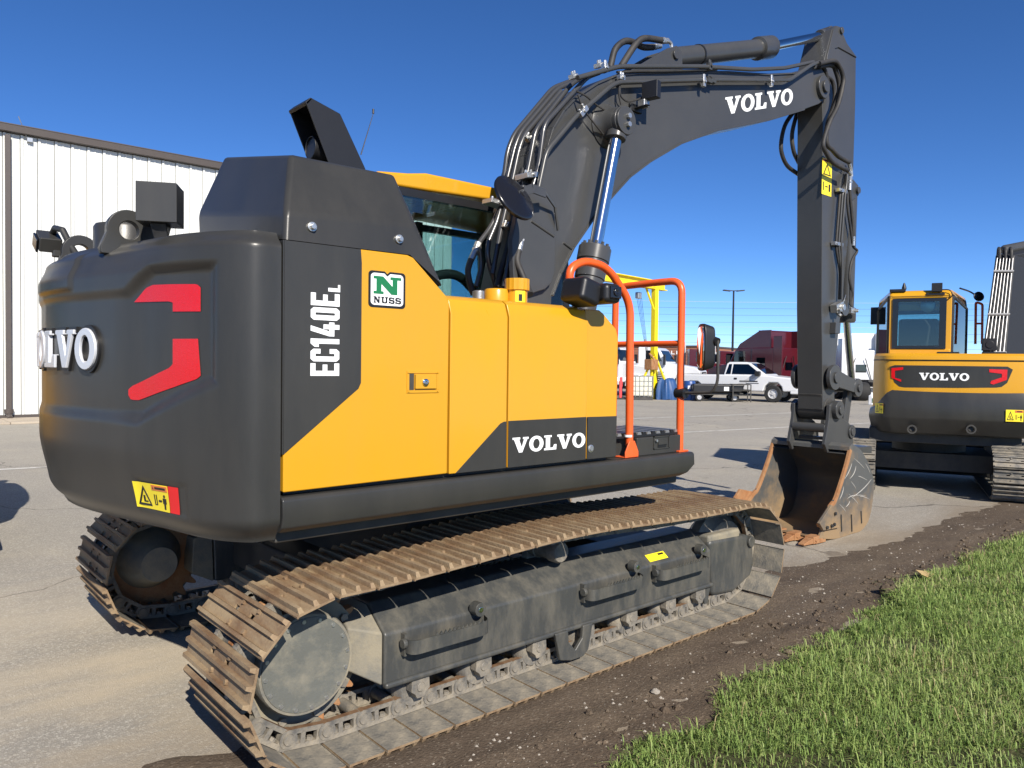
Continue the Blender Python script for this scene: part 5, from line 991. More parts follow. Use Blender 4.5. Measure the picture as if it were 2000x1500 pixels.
m = MB(); m.tube(fil(P_, .085, 7), .0215, 14); r1 = m.build('hand_rail', 'orange_paint', EX)
c = on(1229, 893, 1, ry-.01); m = MB(); m.prism([(c.x-.055, 1.093), (c.x+.055, 1.093), (c.x+.055, 1.125), (c.x+.022, 1.185), (c.x-.022, 1.185), (c.x-.055, 1.125)], ry-.03, ry-.022); m.b2((c.x-.055, ry-.03, 1.093), (c.x+.055, ry+.05, 1.10)); m.build('rail_foot', 'orange_paint', r1, bevel=.003)
m = MB(); m.ringd((c.x, ry, 1.205), (0, 0, 1), .0225, .02, .012); m.build('rail_band', 'white_decal', r1)
rx = .831; P_ = [V((rx, -1.19, 1.10)), on(1332, 548, 0, rx), on(1290, 551, 0, rx), on(1203, 561, 0, rx), V((rx, -.667, 1.15))]
m = MB(); m.tube(fil(P_, .09, 7), .0215, 14); r2 = m.build('hand_rail', 'orange_paint', EX)
m = MB(); m.tube([(rx, -1.187, 1.732), (rx, -.668, 1.732)], .0185, 12); m.build('cross_rail', 'orange_paint', r2)
m = MB(); m.b2((rx-.05, -1.225, 1.093), (rx+.04, -1.15, 1.102)); m.build('rail_foot', 'orange_paint', r2, bevel=.002)
P_ = [on(1331, 768, 0, rx), on(1393, 766, 0, rx), on(1402, 745, 0, rx), on(1402, 665, 0, rx)]; m = MB(); m.tube(fil(P_, .05), .0085, 8); mi_ = m.build('mirror_arm', 'dark_under', EX)
m = MB(); m.cyl(P_[0]+V((0, .035, 0)), P_[0]+V((0, -.03, 0)), .032, 14); m.build('arm_clamp', 'black_plastic', mi_); m = MB(); m.cyl(P_[3]+V((0, 0, -.01)), P_[3]+V((0, .03, .0)), .025, 12); m.build('arm_clamp', 'black_plastic', mi_)
a, b = on(1365, 632, 0, rx), on(1399, 726, 0, rx); cy_, cz_ = (a.y+b.y)/2, (a.z+b.z)/2; hw, hh = abs(a.y-b.y)/2*1.0, (a.z-b.z)/2
pr = []
for k in range(28):
    t = 2*math.pi*k/28; pr.append((hw*math.copysign(abs(math.cos(t))**.5, math.cos(t)), hh*math.copysign(abs(math.sin(t))**.5, math.sin(t))))
Rm = Matrix.Rotation(math.radians(-33), 3, 'Z'); O_ = V((rx-.01, cy_, cz_)); m = MB()
m.hull([O_+Rm@V((-.035, p[0], p[1])) for p in pr], [O_+Rm@V((.035, p[0]*.8, p[1]*.85)) for p in pr]); mo = m.build('mirror_housing', 'black_plastic', mi_, bevel=.01)
m = MB(); m.hull([O_+Rm@V((-.0355, p[0]*.82, p[1]*.86)) for p in pr], [O_+Rm@V((-.0375, p[0]*.8, p[1]*.84)) for p in pr]); m.build('mirror_glass', 'mirror_glass', mi_)
# side camera housing on the panel top
c = on(1146, 571, 1, -1.285); m = MB(); m.box(c+V((-.02, .02, .0)), (.145, .165, .125), Matrix.Rotation(.25, 3, 'Y')); m.box(c+V((.09, -.02, -.004)), (.12, .17, .10)); sc_ = m.build('side_camera', 'black_plastic', EX, bevel=.028, seg=3)
m = MB(); m.box(c+V((.095, -.103, .0)), (.08, .02, .06)); m.lathe([(0, .02), (.008, .02), (.008, .012), (.004, .001)], c+V((.095, -.112, 0)), (0, -1, 0), 14); m.build('camera_lens', 'black_gloss', sc_, bevel=.004)
# round rear view mirror on a bent bracket
mc = on(1004, 387, 1, -.62); _v = ray(1007, 387).normalized(); nrm = (-_v*.56+(_r*.75+_u*.66)*.83).normalized(); m = MB(); m.lathe([(-.012, .001), (-.012, .135), (-.006, .148), (.006, .150), (.012, .146), (.018, .125), (.026, .08), (.045, .03), (.045, .001)], mc, nrm, 40); rm_ = m.build('round_mirror', 'black_gloss', EX, smooth=50)
P_ = [mc+nrm*.04, on(1024, 374, 1, -.58), on(1040, 368, 1, -.56), on(1066, 378, 1, -.52), on(1084, 404, 1, -.47), on(1090, 450, 1, YR-.045)]
m = MB()
for i in range(len(P_)-1):
    a, b = P_[i], P_[i+1]; w_ = .028 if i else .02; n_ = V((0, .006, 0)); z_ = (b-a).normalized().cross(V((0, 1, 0)))*w_
    if i >= 3: z_ = z_*.35
    m.hull([a+z_-n_, a-z_-n_, a-z_+n_, a+z_+n_], [b+z_-n_, b-z_-n_, b-z_+n_, b+z_+n_])
m.build('mirror_bracket', 'boom_paint', rm_, bevel=.002, seg=1)
mat('pipe_mid', (0.22, 0.22, 0.225), 0.35, metal=.4)
mat('pale_grey2', (0.35, 0.35, 0.35), 0.5)
# ================================================================== smaller excavator parked behind
H2 = math.radians(22.4); hx, hy = math.cos(H2), math.sin(H2); O2 = V((8.33, .165, 0))
E2 = lthing('compact_excavator', 'compact yellow and grey excavator with glazed cab parked beside the dirt strip', 'excavator', O2, H2)
def lp(px_, py_, lx):
    # pixel -> (y, z) in the small machine's own frame, on its cross plane x = lx
    v = ray(px_, py_); h = V((hx, hy, 0)); t = (lx-(CAMP-O2).dot(h))/v.dot(h); p = CAMP+v*t-O2; return (p.dot(V((-hy, hx, 0))), p.z)
SH2 = shoe_mesh(.225, .155, 'small_track_shoe'); LK2 = link_mesh('small_track_link', .06)
_XS, _XI = XS, XI; XS, XI = -.98, .98
SH2.materials[0] = MATS['link_steel']; SH2.materials[1] = MATS['frame_grey']
for sg in (-1, 1):
    yc = sg*.86; m = MB(); m.b2((-.85, yc-.12, .22), (.85, yc+.12, .45)); fr = m.build('track_frame', 'frame_grey', E2, bevel=.02)
    m = MB(); m.lathe([(-.1, .05), (-.1, .2), (-.03, .24), (.03, .24), (.1, .2), (.1, .05)], (.98, yc, .345), (0, 1, 0), 24); m.build('idler_wheel', 'link_steel', fr)
    m = MB(); m.lathe([(-.14, .1), (-.1, .2), (.05, .2), (.06, .25), (.1, .25), (.12, .16), (.12, .01)], (-.98, yc, .345), (0, sg, 0), 24); m.build('sprocket', 'frame_grey', fr)
    for x in (-.6, -.2, .2, .6): m = MB(); m.cyl((x, yc-.1, .17), (x, yc+.1, .17), .07, 14); m.build('bottom_roller', 'link_steel', fr)
    lay_track(fr, loop_path(-.98, .98, .345, .27, 0, .01), .155, yc, SH2, LK2, .04, .03, links=False)
XS, XI = _XS, _XI
m = MB(); m.b2((-.6, -.7, .28), (.6, .7, .5)); m.lathe([(0, .45), (.2, .45)], (0, 0, .5), (0, 0, 1), 28); m.build('car_body', 'dark_under', E2)
m = MB(); m.b2((-1.0, -.95, .66), (.9, .72, .84)); m.build('upper_frame', 'dark_under', E2, bevel=.01)
m = MB(); m.prism([(.95, .05), (1.15, .12), (1.2, .55), (1.12, .6), (1.1, .3)], -.95, .95); m.b2((.4, -.5, .25), (1.1, -.4, .35)); m.b2((.4, .4, .25), (1.1, .5, .35)); m.build('dozer_blade', 'grey_paint', E2, bevel=.01)
# tail: curved counterweight
RX = -1.30
def tail(z, inset=0.0, n=30, half=1.02, rear=RX, ch=0):
    pts = []
    for k in range(n+1):
        y = -half+2*half*k/n; t = abs(y)/half; x = rear+.10*t**2+.30*max(0, t-.78)**2/.0484*.75
        pts.append((x+inset*(1-.3*t), y*(1-inset*.25)+YC2, z))
    return pts
def skin(name, rows, mt, par, front=-.55, bevel=0):
    m = MB(); n = len(rows[0]); vs_ = [p for r in rows for p in r]
    fs = [(j*n+i, j*n+i+1, (j+1)*n+i+1, (j+1)*n+i) for j in range(len(rows)-1) for i in range(n-1)]
    m.add(vs_, fs)
    for r in (rows[0], rows[-1]): m.add(list(r)+[(front, r[-1][1], r[0][2]), (front, r[0][1], r[0][2])], [tuple(range(n+2))])
    for i in (0, -1): m.add([r[i] for r in rows]+[(front, rows[-1][i][1], rows[-1][i][2]), (front, rows[0][i][1], rows[0][i][2])], [tuple(range(len(rows)+2))])
    return m.build(name, mt, par, smooth=28)
zt2 = lp(1850, 764, RX)[1]; zc2 = lp(1850, 822, RX)[1]; zb2 = lp(1850, 853, RX)[1]
yL, yR_ = lp(1697, 800, RX+.3)[0], lp(2050, 800, RX+.3)[0]; half = (yL-yR_)/2; YC2 = (yL+yR_)/2
rows = [tail(zb2, .22, half=half), tail(zb2+.02, .16, half=half), tail(zc2, .01, half=half), tail(zc2+.03, 0, half=half), tail(zt2-.10, .02, half=half)]
r_ = tail(zt2, .05, half=half); r_ = [(x, y, z-.26*sstep(half*.72, half, abs(y-YC2))) for x, y, z in r_]
rows[-1] = [(x, y, z-.2*sstep(half*.78, half, abs(y-YC2))) for x, y, z in rows[-1]]; rows.append(r_)
cw2 = skin('counterweight', rows, 'grey_paint', E2)
for px_ in (1781, 1896):
    a = lp(px_, 838, RX+.06); m = MB(); m.ringd((RX+.05, a[0], a[1]), (-1, 0, 0), .055, .038, .05, 20); m.cyl((RX+.07, a[0], a[1]), (RX+.03, a[0], a[1]), .03, 12); m.build('tow_hole', 'dark_under', cw2)
for (p0, p1, xx) in (((1964, 823), (1999, 801), None), ((1709, 806), (1725, 788), None)):
    X2 = lambda y: RX+.10*(abs(y-YC2)/half)**2+.30*max(0, abs(y-YC2)/half-.78)**2/.0484*.75-.004
    a, b = lp(*p0, RX+.2), lp(*p1, RX+.2); a, b = lp(*p0, X2(a[0])), lp(*p1, X2(b[0]))
    warn_label('warning_label', lambda u, v, t: V((X2(a[0]+(b[0]-a[0])*u)-.004-t, a[0]+(b[0]-a[0])*u, a[1]+(b[1]-a[1])*v)), cw2)
# yellow body over the counterweight
zy = lp(1850, 690, RX)[1]; rows = [tail(zt2-.24, .05, half=half*.97), tail(zt2, .045, half=half*.97), tail(zy-.10, .06, half=half*.97), tail(zy-.03, .08, half=half*.97), tail(zy, .14, half=half*.96)]
bd = skin('engine_cover', rows, 'yellow_paint', E2, front=-.35)
pl = [lp(*p, RX+.05) for p in ((1738, 716), (1742, 713), (1970, 716), (1979, 722), (1976, 742), (1955, 757), (1758, 757), (1741, 742))]
def tx(y): return RX+.10*(abs(y-YC2)/half)**2+.052
def drape(nm, poly, mt, t, par, thick=.012, mb=None):
    m = mb or MB(); ys = sorted(set([p[0] for p in poly])); y0, y1 = min(ys), max(ys); n = 24; top_, bot_ = [], []
    for k in range(n+1):
        y = y0+(y1-y0)*k/n; yy = min(max(y, y0+1e-5), y1-1e-5); zz = sorted(a[1]+(b[1]-a[1])*(yy-a[0])/(b[0]-a[0]) for a, b in zip(poly, poly[1:]+poly[:1]) if (a[0]-yy)*(b[0]-yy) < 0)
        top_.append((y, zz[-1])); bot_.append((y, zz[0]))
    A = [(tx(y)-t, y, z) for y, z in bot_+top_[::-1]]; B_ = [(tx(y)-t+thick, y, z) for y, z in bot_+top_[::-1]]; nA = len(A)
    for i in range(n): m.add([(tx(bot_[i][0])-t, *bot_[i]), (tx(bot_[i+1][0])-t, *bot_[i+1]), (tx(top_[i+1][0])-t, *top_[i+1]), (tx(top_[i][0])-t, *top_[i])], [(0, 1, 2, 3)])
    m.add(A+B_, [(i, (i+1) % nA, nA+(i+1) % nA, nA+i) for i in range(nA)])
    return m.build(nm, mt, par) if mb is None else m
gp = drape('grey_rear_panel', pl, 'grey_paint', .012, E2, .03)
a, b, t_ = lp(1795, 742, RX+.03), lp(1893, 742, RX+.03), lp(1795, 728, RX+.03); m = MB(); word(m, 'VOLVO', lambda u, v, t: V((tx(a[0]+(b[0]-a[0])*u)-.013-t, a[0]+(b[0]-a[0])*u, a[1]+(t_[1]-a[1])*v)), .05, 0, .004); m.build('lettering', 'white_decal', gp)
for L_ in ([(1741, 719), (1764, 717), (1764, 722), (1748, 724), (1748, 738), (1760, 741), (1760, 746), (1741, 738)], [(1932, 721), (1968, 722), (1967, 742), (1940, 751), (1934, 749), (1936, 744), (1957, 737), (1957, 730), (1932, 727)]):
    P_ = [lp(*p, RX+.05) for p in L_]; m = MB(); m.hull([V((tx(y)-.017, y, z)) for y, z in P_], [V((tx(y)-.012, y, z)) for y, z in P_]); m.build('reflector', 'red_reflector', gp)
for py_ in (703, ):                                               # joint between lid and body
    P_ = [(x-.004, y, z) for x, y, z in tail(zy-.085, .06, half=half*.97)]; m = MB(); m.tube(P_, .007, 5); m.build('panel_joint', 'decal_black', bd)
for yy in (YC2+half*.62, YC2-half*.70):
    m = MB(); xx = RX+.10*(abs(yy-YC2)/half)**2+.046; m.tube([(xx, yy, zt2+.0), (xx+.012, yy, zy-.09)], .006, 5); m.build('panel_joint', 'decal_black', bd)
m = MB()
for k in range(2): yy = YC2+half*(.1-.5*k); m = MB(); m.b2((RX+.2, yy-.12, zy-.002), (RX+.34, yy+.12, zy+.022)); m.build('hood_hinge', 'black_plastic', bd, bevel=.006)
# cab, widening forwards
cx0, cx1 = -.72, .95
Q = lambda px_, py_, lx=cx0: lp(px_, py_, lx)
yl, yr = Q(1738, 600)[0], Q(1858, 600)[0]; zt3 = Q(1790, 566)[1]; zb3 = zy-.02
YLF, YRF = lp(1714, 630, cx1)[0], lp(1889, 630, cx1)[0]
def cq(x, y, z):                                        # splay forwards
    t = (x-cx0)/(cx1-cx0); return V((x, y+((YLF-yl)*t if y > (yl+yr)/2 else (YRF-yr)*t), z))
m = MB(); hz_ = zt3-.07
A = [cq(x, y, z) for x, z in ((cx0-.02, hz_-.02), (cx0+.04, zt3-.01), (cx0+.12, zt3), (cx1-.25, zt3), (cx1, zt3-.12), (cx1, hz_-.12), (cx1-.2, hz_)) for y in (yl,)]; B_ = [cq(p.x, yr, p.z) for p in A]; B_ = [V((p.x, q.y, p.z)) for p, q in zip(A, [cq(p.x, yr, 0) for p in A])]
m.hull(A, B_); cabr = m.build('cab_roof', 'yellow_paint', E2, bevel=.03, seg=3)
def post(a, b, w, mt, nm='cab_pillar'): m = MB(); m.tube([a, b], w, 4); m.build(nm, mt, E2, bevel=.01)
cabp = 'yellow_paint'
for y, s_ in ((yl, -1), (yr, 1)):
    post(cq(cx0+.05, y+s_*.045, zb3-.1), cq(cx0+.05, y+s_*.045, hz_+.02), .062, cabp); post(cq(cx1-.1, y+s_*.03, zb3-.6), cq(cx1-.2, y+s_*.03, hz_-.03), .05, 'black_plastic')
m = MB(); wb = Q(1790, 681)[1]; m.hull([cq(cx0, yl, zb3-.15), cq(cx0, yr, zb3-.15), cq(cx0+.08, yr, zb3-.15), cq(cx0+.08, yl, zb3-.15)], [cq(cx0, yl, wb), cq(cx0, yr, wb), cq(cx0+.08, yr, wb), cq(cx0+.08, yl, wb)]); m.build('cab_sill', cabp, E2, bevel=.015)
m = MB(); ztw = Q(1790, 583)[1]; m.hull([cq(cx0, yl, ztw), cq(cx0, yr, ztw), cq(cx0+.08, yr, ztw), cq(cx0+.08, yl, ztw)], [cq(cx0, yl, hz_+.01), cq(cx0, yr, hz_+.01), cq(cx0+.08, yr, hz_+.01), cq(cx0+.08, yl, hz_+.01)]); m.build('cab_header', cabp, E2, bevel=.015)
# rear window: black frame and pane
y0, y1 = Q(1743, 630)[0], Q(1848, 630)[0]; m = MB(); q = .065
for a, b in (((y0, wb), (y1, wb+q*.6)), ((y0, ztw-q*.6), (y1, ztw)), ((y0, wb+q*.6), (y0-q, ztw-q*.6)), ((y1+q*1.2, wb+q*.6), (y1, ztw-q*.6))): m.b2((cx0-.012, a[0], a[1]), (cx0+.03, b[0], b[1]))
rw = m.build('rear_window', 'black_gloss', E2); m = MB(); m.b2((cx0+.008, y0-q, wb+.03), (cx0+.014, y1+q, ztw-.03)); m.build('window_pane', 'cab_glass', rw)
for y, s_, ex in ((yl, 1, 0), (yr, -1, 0)):
    A = [cq(cx0+.12, y, zb3-(.0 if s_ < 0 else .25)), cq(cx1-.1, y, zb3-(.0 if s_ < 0 else .4)), cq(cx1-.12, y, hz_-.08), cq(cx0+.12, y, hz_-.01)]; m = MB(); m.hull([p+V((0, s_*.004, 0)) for p in A], [p-V((0, s_*.004, 0)) for p in A]); m.build('side_window', 'cab_glass', E2)
    m = MB()
    for a, b in zip(A, A[1:]+A[:1]): m.tube([a, b], .022, 6)
    m.build('window_seal', 'black_plastic', E2)
m = MB(); m.hull([cq(cx1-.05, yl-.05, .95), cq(cx1-.05, yr+.05, .95), cq(cx1-.04, yr+.05, .95), cq(cx1-.04, yl-.05, .95)], [cq(cx1-.2, yl-.05, hz_), cq(cx1-.2, yr+.05, hz_), cq(cx1-.19, yr+.05, hz_), cq(cx1-.19, yl-.05, hz_)]); m.build('windscreen', 'cab_glass', E2)
m = MB(); m.hull([cq(cx0+.1, yl, .86), cq(cx1-.1, yl, .86), cq(cx1-.1, yl, zb3-.42), cq(cx0+.1, yl, zb3-.27)], [cq(cx0+.1, yl-.04, .86), cq(cx1-.1, yl-.04, .86), cq(cx1-.1, yl-.04, zb3-.42), cq(cx0+.1, yl-.04, zb3-.27)]); m.build('cab_door', 'yellow_paint', E2, bevel=.01)
ym = (yl+yr)/2; m = MB(); m.prism([(-.35, zb3-.3), (-.2, zb3-.3), (-.26, wb+.38), (-.36, wb+.42), (-.42, wb+.3)], ym-.24, ym+.24); m.b2((-.35, ym-.25, zb3-.45), (.2, ym+.25, zb3-.28)); m.build('seat', 'seat_black', E2, bevel=.04, seg=3)
m = MB(); m.tube([(.55, yl-.05, zb3-.2), (.5, yl-.1, hz_)], .03, 4); m.tube([(.55, yl-.1, wb+.55), (.5, yr+.05, wb+.55)], .035, 4); m.build('cab_frame', 'seat_black', E2)
# bits on the cab: lamp, beacon mount, mirrors
a = Q(1830, 563); m = MB(); m.box((cx0, a[0], a[1]+.01), (.09, .12, .11)); m.b2((cx0-.02, a[0]-.09, a[1]-.09), (cx0+.06, a[0]+.12, a[1]-.06)); m.tube(crv([(cx0, a[0]-.05, a[1]-.02), (cx0-.02, a[0]-.14, a[1]-.03), (cx0-.02, a[0]-.17, a[1]-.1), (cx0, a[0]-.1, a[1]-.17)], 5), .008, 6); m.build('work_lamp', 'black_plastic', E2, bevel=.01)
a = Q(1766, 562); m = MB(); m.lathe([(0, .03), (.03, .028), (.09, .008), (.09, .001)], (cx0+.05, a[0], a[1]-.02), (0, 0, 1), 12); m.b2((cx0, a[0]-.02, a[1]-.05), (cx0+.06, a[0]+.17, a[1]-.015)); m.build('roof_bracket', 'black_plastic', E2, bevel=.004)
a = Q(1813, 597, cx0+.1); m = MB(); m.lathe([(0, .085), (.012, .09), (.02, .07), (.02, .001)], (cx0+.11, a[0], a[1]), (-1, 0, 0), 24); m.build('inner_mirror', 'zinc', E2)
a = lp(1709, 617, .85); m = MB(); m.box((.85, a[0], a[1]), (.05, .12, .26)); m.tube([(.85, a[0], a[1]), (.8, yl+.05, a[1]+.1)], .012, 6); m.build('door_mirror', 'black_plastic', E2, bevel=.02, seg=3)
a, b, c = lp(1875, 563, .2), lp(1895, 570, .5), lp(1910, 580, .6); m = MB(); m.tube(crv([(.2, a[0], a[1]), (.5, b[0], b[1]), (.6, c[0], c[1])], 5), .012, 6); m.lathe([(0, .001), (.01, .07), (.03, .07), (.045, .001)], (.6, c[0], c[1]), V((-1, -.5, .3)), 20); m.build('round_mirror', 'black_gloss', E2)
# boom with its bundle of pipes
def lv(px_, py_, lx): a = lp(px_, py_, lx); return V((lx, a[0], a[1]))
b0, b1, t0, t1 = lv(1917, 695, .0), lv(1964, 695, .0), lv(1944, 498, .55), lv(1982, 498, .55); fw = V((.45, -.30, -.02))
m = MB(); m.hull([b0, b1, b1+fw, b0+fw], [t0, t1, t1+fw, t0+fw]); tp = (t0+t1)/2; m.hull([t0, t1, t1+V((.3, 0, -.4)), t0+V((.3, 0, -.4))], [t0+V((1.6, -1.2, .4)), t1+V((1.6, -1.2, .4)), t1+V((1.6, -1.2, .05)), t0+V((1.6, -1.2, .05))]); bo2 = m.build('boom', 'boom_dull', E2, bevel=.015)
for k in range(6):
    u = .08+k*.16; a = b0.lerp(b1, u)+V((-.05, 0, 0)); b = t0.lerp(t1, u)+V((-.05, 0, -.05)); m = MB(); m.tube([a, b], .0085, 8); m.build('hydraulic_pipe', 'pipe_mid', bo2)
for s_ in (.03, .40, .83):
    a, b = b0.lerp(t0, s_)+V((-.055, 0, 0)), b1.lerp(t1, s_)+V((-.055, 0, 0)); m = MB(); m.tube([a, b], .016, 6); m.build('pipe_clamp', 'pale_grey2', bo2)
for k in range(3):
    a = t0.lerp(t1, .2+.3*k)+V((-.05, 0, -.06)); m = MB(); m.tube(crv([a, a+V((.02, 0, .12)), a+V((.14, 0, .16)), a+V((.22, 0, .02))], 6), .02, 8); m.build('hydraulic_hose', 'rubber', bo2)
m = MB(); tc_ = tp+V((.25, 0, .10)); m.lathe([(0, .05), (.05, .07), (1.0, .07), (1.0, .03)], tc_, V((1, -.75, .25)), 20); m.build('arm_cylinder', 'boom_paint', E2)
e_ = (t0+t1)/2+V((1.6, -1.2, .22)); m = MB(); m.hull([e_+V((-.12, -.1, .18)), e_+V((-.12, .1, .18)), e_+V((.22, .1, .1)), e_+V((.22, -.1, .1))], [V((e_.x-.35, e_.y-.09, .75)), V((e_.x-.35, e_.y+.09, .75)), V((e_.x-.18, e_.y+.09, .75)), V((e_.x-.18, e_.y-.09, .75))]); m.build('arm', 'boom_dull', E2, bevel=.01)
q_ = V((e_.x-.27, e_.y, 0)); m = MB(); bp2 = [(-.45, .03), (.0, .01), (.3, .12), (.42, .4), (.3, .65), (.08, .78), (-.08, .78), (-.02, .62), (-.2, .3)]; 
for s_ in (-.32, .30): m = MB(); m.prism([(q_.x+x, z) for x, z in bp2], q_.y+s_, q_.y+s_+.02); m.build('bucket_side', 'bucket_steel', E2)
m = MB(); sp_ = bp2[:6]; m.hull([V((q_.x+x, q_.y-.31, z)) for x, z in sp_]+[V((q_.x+x*.95, q_.y-.31, z+.02)) for x, z in sp_[::-1]], [V((q_.x+x, q_.y+.31, z)) for x, z in sp_]+[V((q_.x+x*.95, q_.y+.31, z+.02)) for x, z in sp_[::-1]]); m.build('bucket_shell', 'bucket_steel', E2)
a = lv(1932, 673, -.1); m = MB(); m.box(a, (.16, .16, .16)); m.lathe([(0, .05), (.01, .05), (.01, .03)], a+V((-.08, 0, 0)), (-1, 0, 0), 16); m.build('rear_camera', 'black_plastic', E2, bevel=.01)
a, b, c, d_ = lv(1905, 672, .75), lv(1906, 590, .75), lv(1919, 594, .75), lv(1918, 672, .75); m = MB(); m.tube(fil([a, b, c, d_], .03), .017, 8); m.tube([lv(1906, 632, .75), lv(1919, 632, .75)], .014, 8); m.build('hand_rail', 'orange_paint', E2)
m = MB(); m.hull([V((-.25, lv(1975, 690, .0).y-.02, .84)), V((.75, lv(1975, 690, 0).y-.02, .84)), V((.75, YC2-half*.94, .84)), V((-.25, YC2-half*.94, .84))], [V((-.25, lv(1975, 690, .0).y-.02, zy-.02)), V((.75, lv(1975, 690, 0).y-.02, 1.3)), V((.75, YC2-half*.94, 1.3)), V((-.25, YC2-half*.94, zy-.02))]); m.build('side_cover', 'yellow_paint', E2, bevel=.03)
# a third, identical compact machine just out of the picture on the left, whose shadow falls on the yard
def copy_tree(o, parent=None):
    c = o.copy(); COL.objects.link(c); c.parent = parent
    for ch in list(o.children): copy_tree(ch, c)
    return c
E3 = copy_tree(E2); E3.location = (-3.35, 4.2, 0); E3.rotation_euler = (0, 0, math.radians(176)); E3['label'] = 'compact excavator facing away behind the large machine, beside the workshop apron'
E2['group'] = E3['group'] = 'compact excavators parked in the yard'
# ================================================================== workshop on the left
mat('white_metal', (0.66, 0.67, 0.64), 0.45, var=0.04, scale=1.5, dust=(0.55, 0.53, 0.48), damt=0.25, dscale=0.8, dstretch=(1.5, 1, .25))
mat('pale_wall', (0.47, 0.47, 0.46), 0.6)
mat('trim_brown', (0.075, 0.062, 0.055), 0.5, var=0.1)
WX0, WX1, WY, WZ = -13.0, on(884, 500, 1, 19.42).x, 19.42, 7.38
WB = lthing('workshop_building', 'white ribbed metal workshop wall with dark brown gutter and downspout', 'building', (0, WY, 0))
m = MB(); m.b2((WX0, .06, 0), (WX1, 16, WZ)); m.prism([(.0, WZ), (16.05, WZ), (8, WZ+.9)], WX0, WX1, 0); m.build('wall_core', 'pale_wall', WB)
pw = .385; m = MB(); sec = [(0, .0), (.006, -.03), (.035, -.036), (.06, -.036), (.085, -.004), (.17, -.004), (.19, -.018), (.21, -.018), (.23, -.004), (.30, -.004), (.345, -.004), (pw-.016, -.004), (pw-.016, .05), (0, .05)]
m.prism(sec, .12, WZ-.02, 2); PM = m.mesh('wall_panel', 'white_metal', 20)
np_ = int((WX1-WX0)/pw)
for k in range(np_): inst('wall_panel', PM, WB, Matrix.Translation((WX0+k*pw, 0, 0)))
m = MB(); m.b2((WX0, -.03, 0), (WX1, .06, .12)); m.build('base_trim', 'trim_brown', WB)
gz = 7.30; m = MB(); m.prism([(-.18, gz+.08), (-.20, gz+.26), (-.16, gz+.26), (-.15, gz+.11), (.02, gz+.11), (.02, gz+.08)], WX0, WX1, 0); m.prism([(-.21, gz+.25), (-.21, gz+.28), (.1, gz+.30), (.1, gz+.26)], WX0, WX1, 0); m.build('gutter', 'trim_brown', WB, bevel=.01)
a = on(16, 500, 1, WY-.1).x; m = MB(); m.b2((a-.06, -.15, .14), (a+.06, -.03, gz)); m.tube(fil([(a, -.09, .28), (a, -.09, .12), (a, -.3, .05)], .08), .07, 8); m.lathe([(0, .1), (.12, .11), (.12, .1)], (a, -.09, .15), (0, 0, 1), 14); m.build('downspout', 'trim_brown', WB, bevel=.01)
a = on(57, 275, 1, WY).x; b = on(57, 275, 1, WY).z; m = MB(); m.box((a, -.07, b), (.12, .1, .1)); m.tube([(a-.05, -.08, b+.02), (a-.25, -.12, b+.55)], .012, 5); m.build('wall_anchor', 'zinc', WB)
a = on(3, 795, 1, WY-.8); m = MB(); m.lathe([(0, .16), (.03, .16), (.03, .09), (.55, .08), (1.0, .07), (1.05, .03), (1.05, .001)], (a.x-.3, WY-.8, .05), (0, 0, 1), 20); m.build('bollard', 'red_decal') if False else None
# ================================================================== yard in the distance
mat('truck_white', (0.66, 0.67, 0.68), 0.28, var=0.02, coat=.3)
mat('truck_maroon', (0.075, 0.007, 0.012), 0.25, var=0.05, coat=.4)
mat('tyre', (0.018, 0.018, 0.018), 0.8, var=0.2)
mat('alloy', (0.55, 0.55, 0.55), 0.35, metal=.25)
mat('crane_yellow', (0.80, 0.62, 0.012), 0.4, var=0.05)
mat('blue_plastic', (0.015, 0.06, 0.22), 0.4, var=0.08)
mat('blue_tarp', (0.02, 0.07, 0.20), 0.5, var=0.2, scale=4, bump=.6, bscale=6)
mat('tote_white', (0.62, 0.60, 0.48), 0.45, var=0.05)
mat('brick', (0.30, 0.13, 0.075), 0.8, var=0.12, scale=3)
mat('headlamp', (0.6, 0.45, 0.35), 0.1)
mat('red_barrier', (0.65, 0.06, 0.07), 0.5)
mat('pale_grey', (0.5, 0.5, 0.5), 0.5)
def wheel(par, x, y, r, w, s_):
    m = MB(); o_ = V((x, y, r)); pr_ = [(0, r*.55), (0, r*.93), (w*.15, r), (w*.85, r), (w, r*.93), (w, r*.57), (w*.3, r*.55), (0, r*.55)]; m.lathe(pr_, o_, (0, s_, 0), 28, 0, False); t = m.build('wheel', 'tyre', par)
    m = MB(); m.lathe([(w*.2, r*.56), (w*.9, r*.6), (w*.9, r*.52), (w*.7, r*.45), (w*.75, r*.2), (w*.95, r*.15), (w*.95, .001)], (x, y, r), (0, s_, 0), 20)
    for k in range(6): a = k*math.pi/3; m.b2((x+r*.33*math.cos(a)-.03, y+s_*w*.72, r+r*.33*math.sin(a)-.03), (x+r*.33*math.cos(a)+.03, y+s_*w*.8, r+r*.33*math.sin(a)+.03))
    m.build('rim', 'alloy', t)
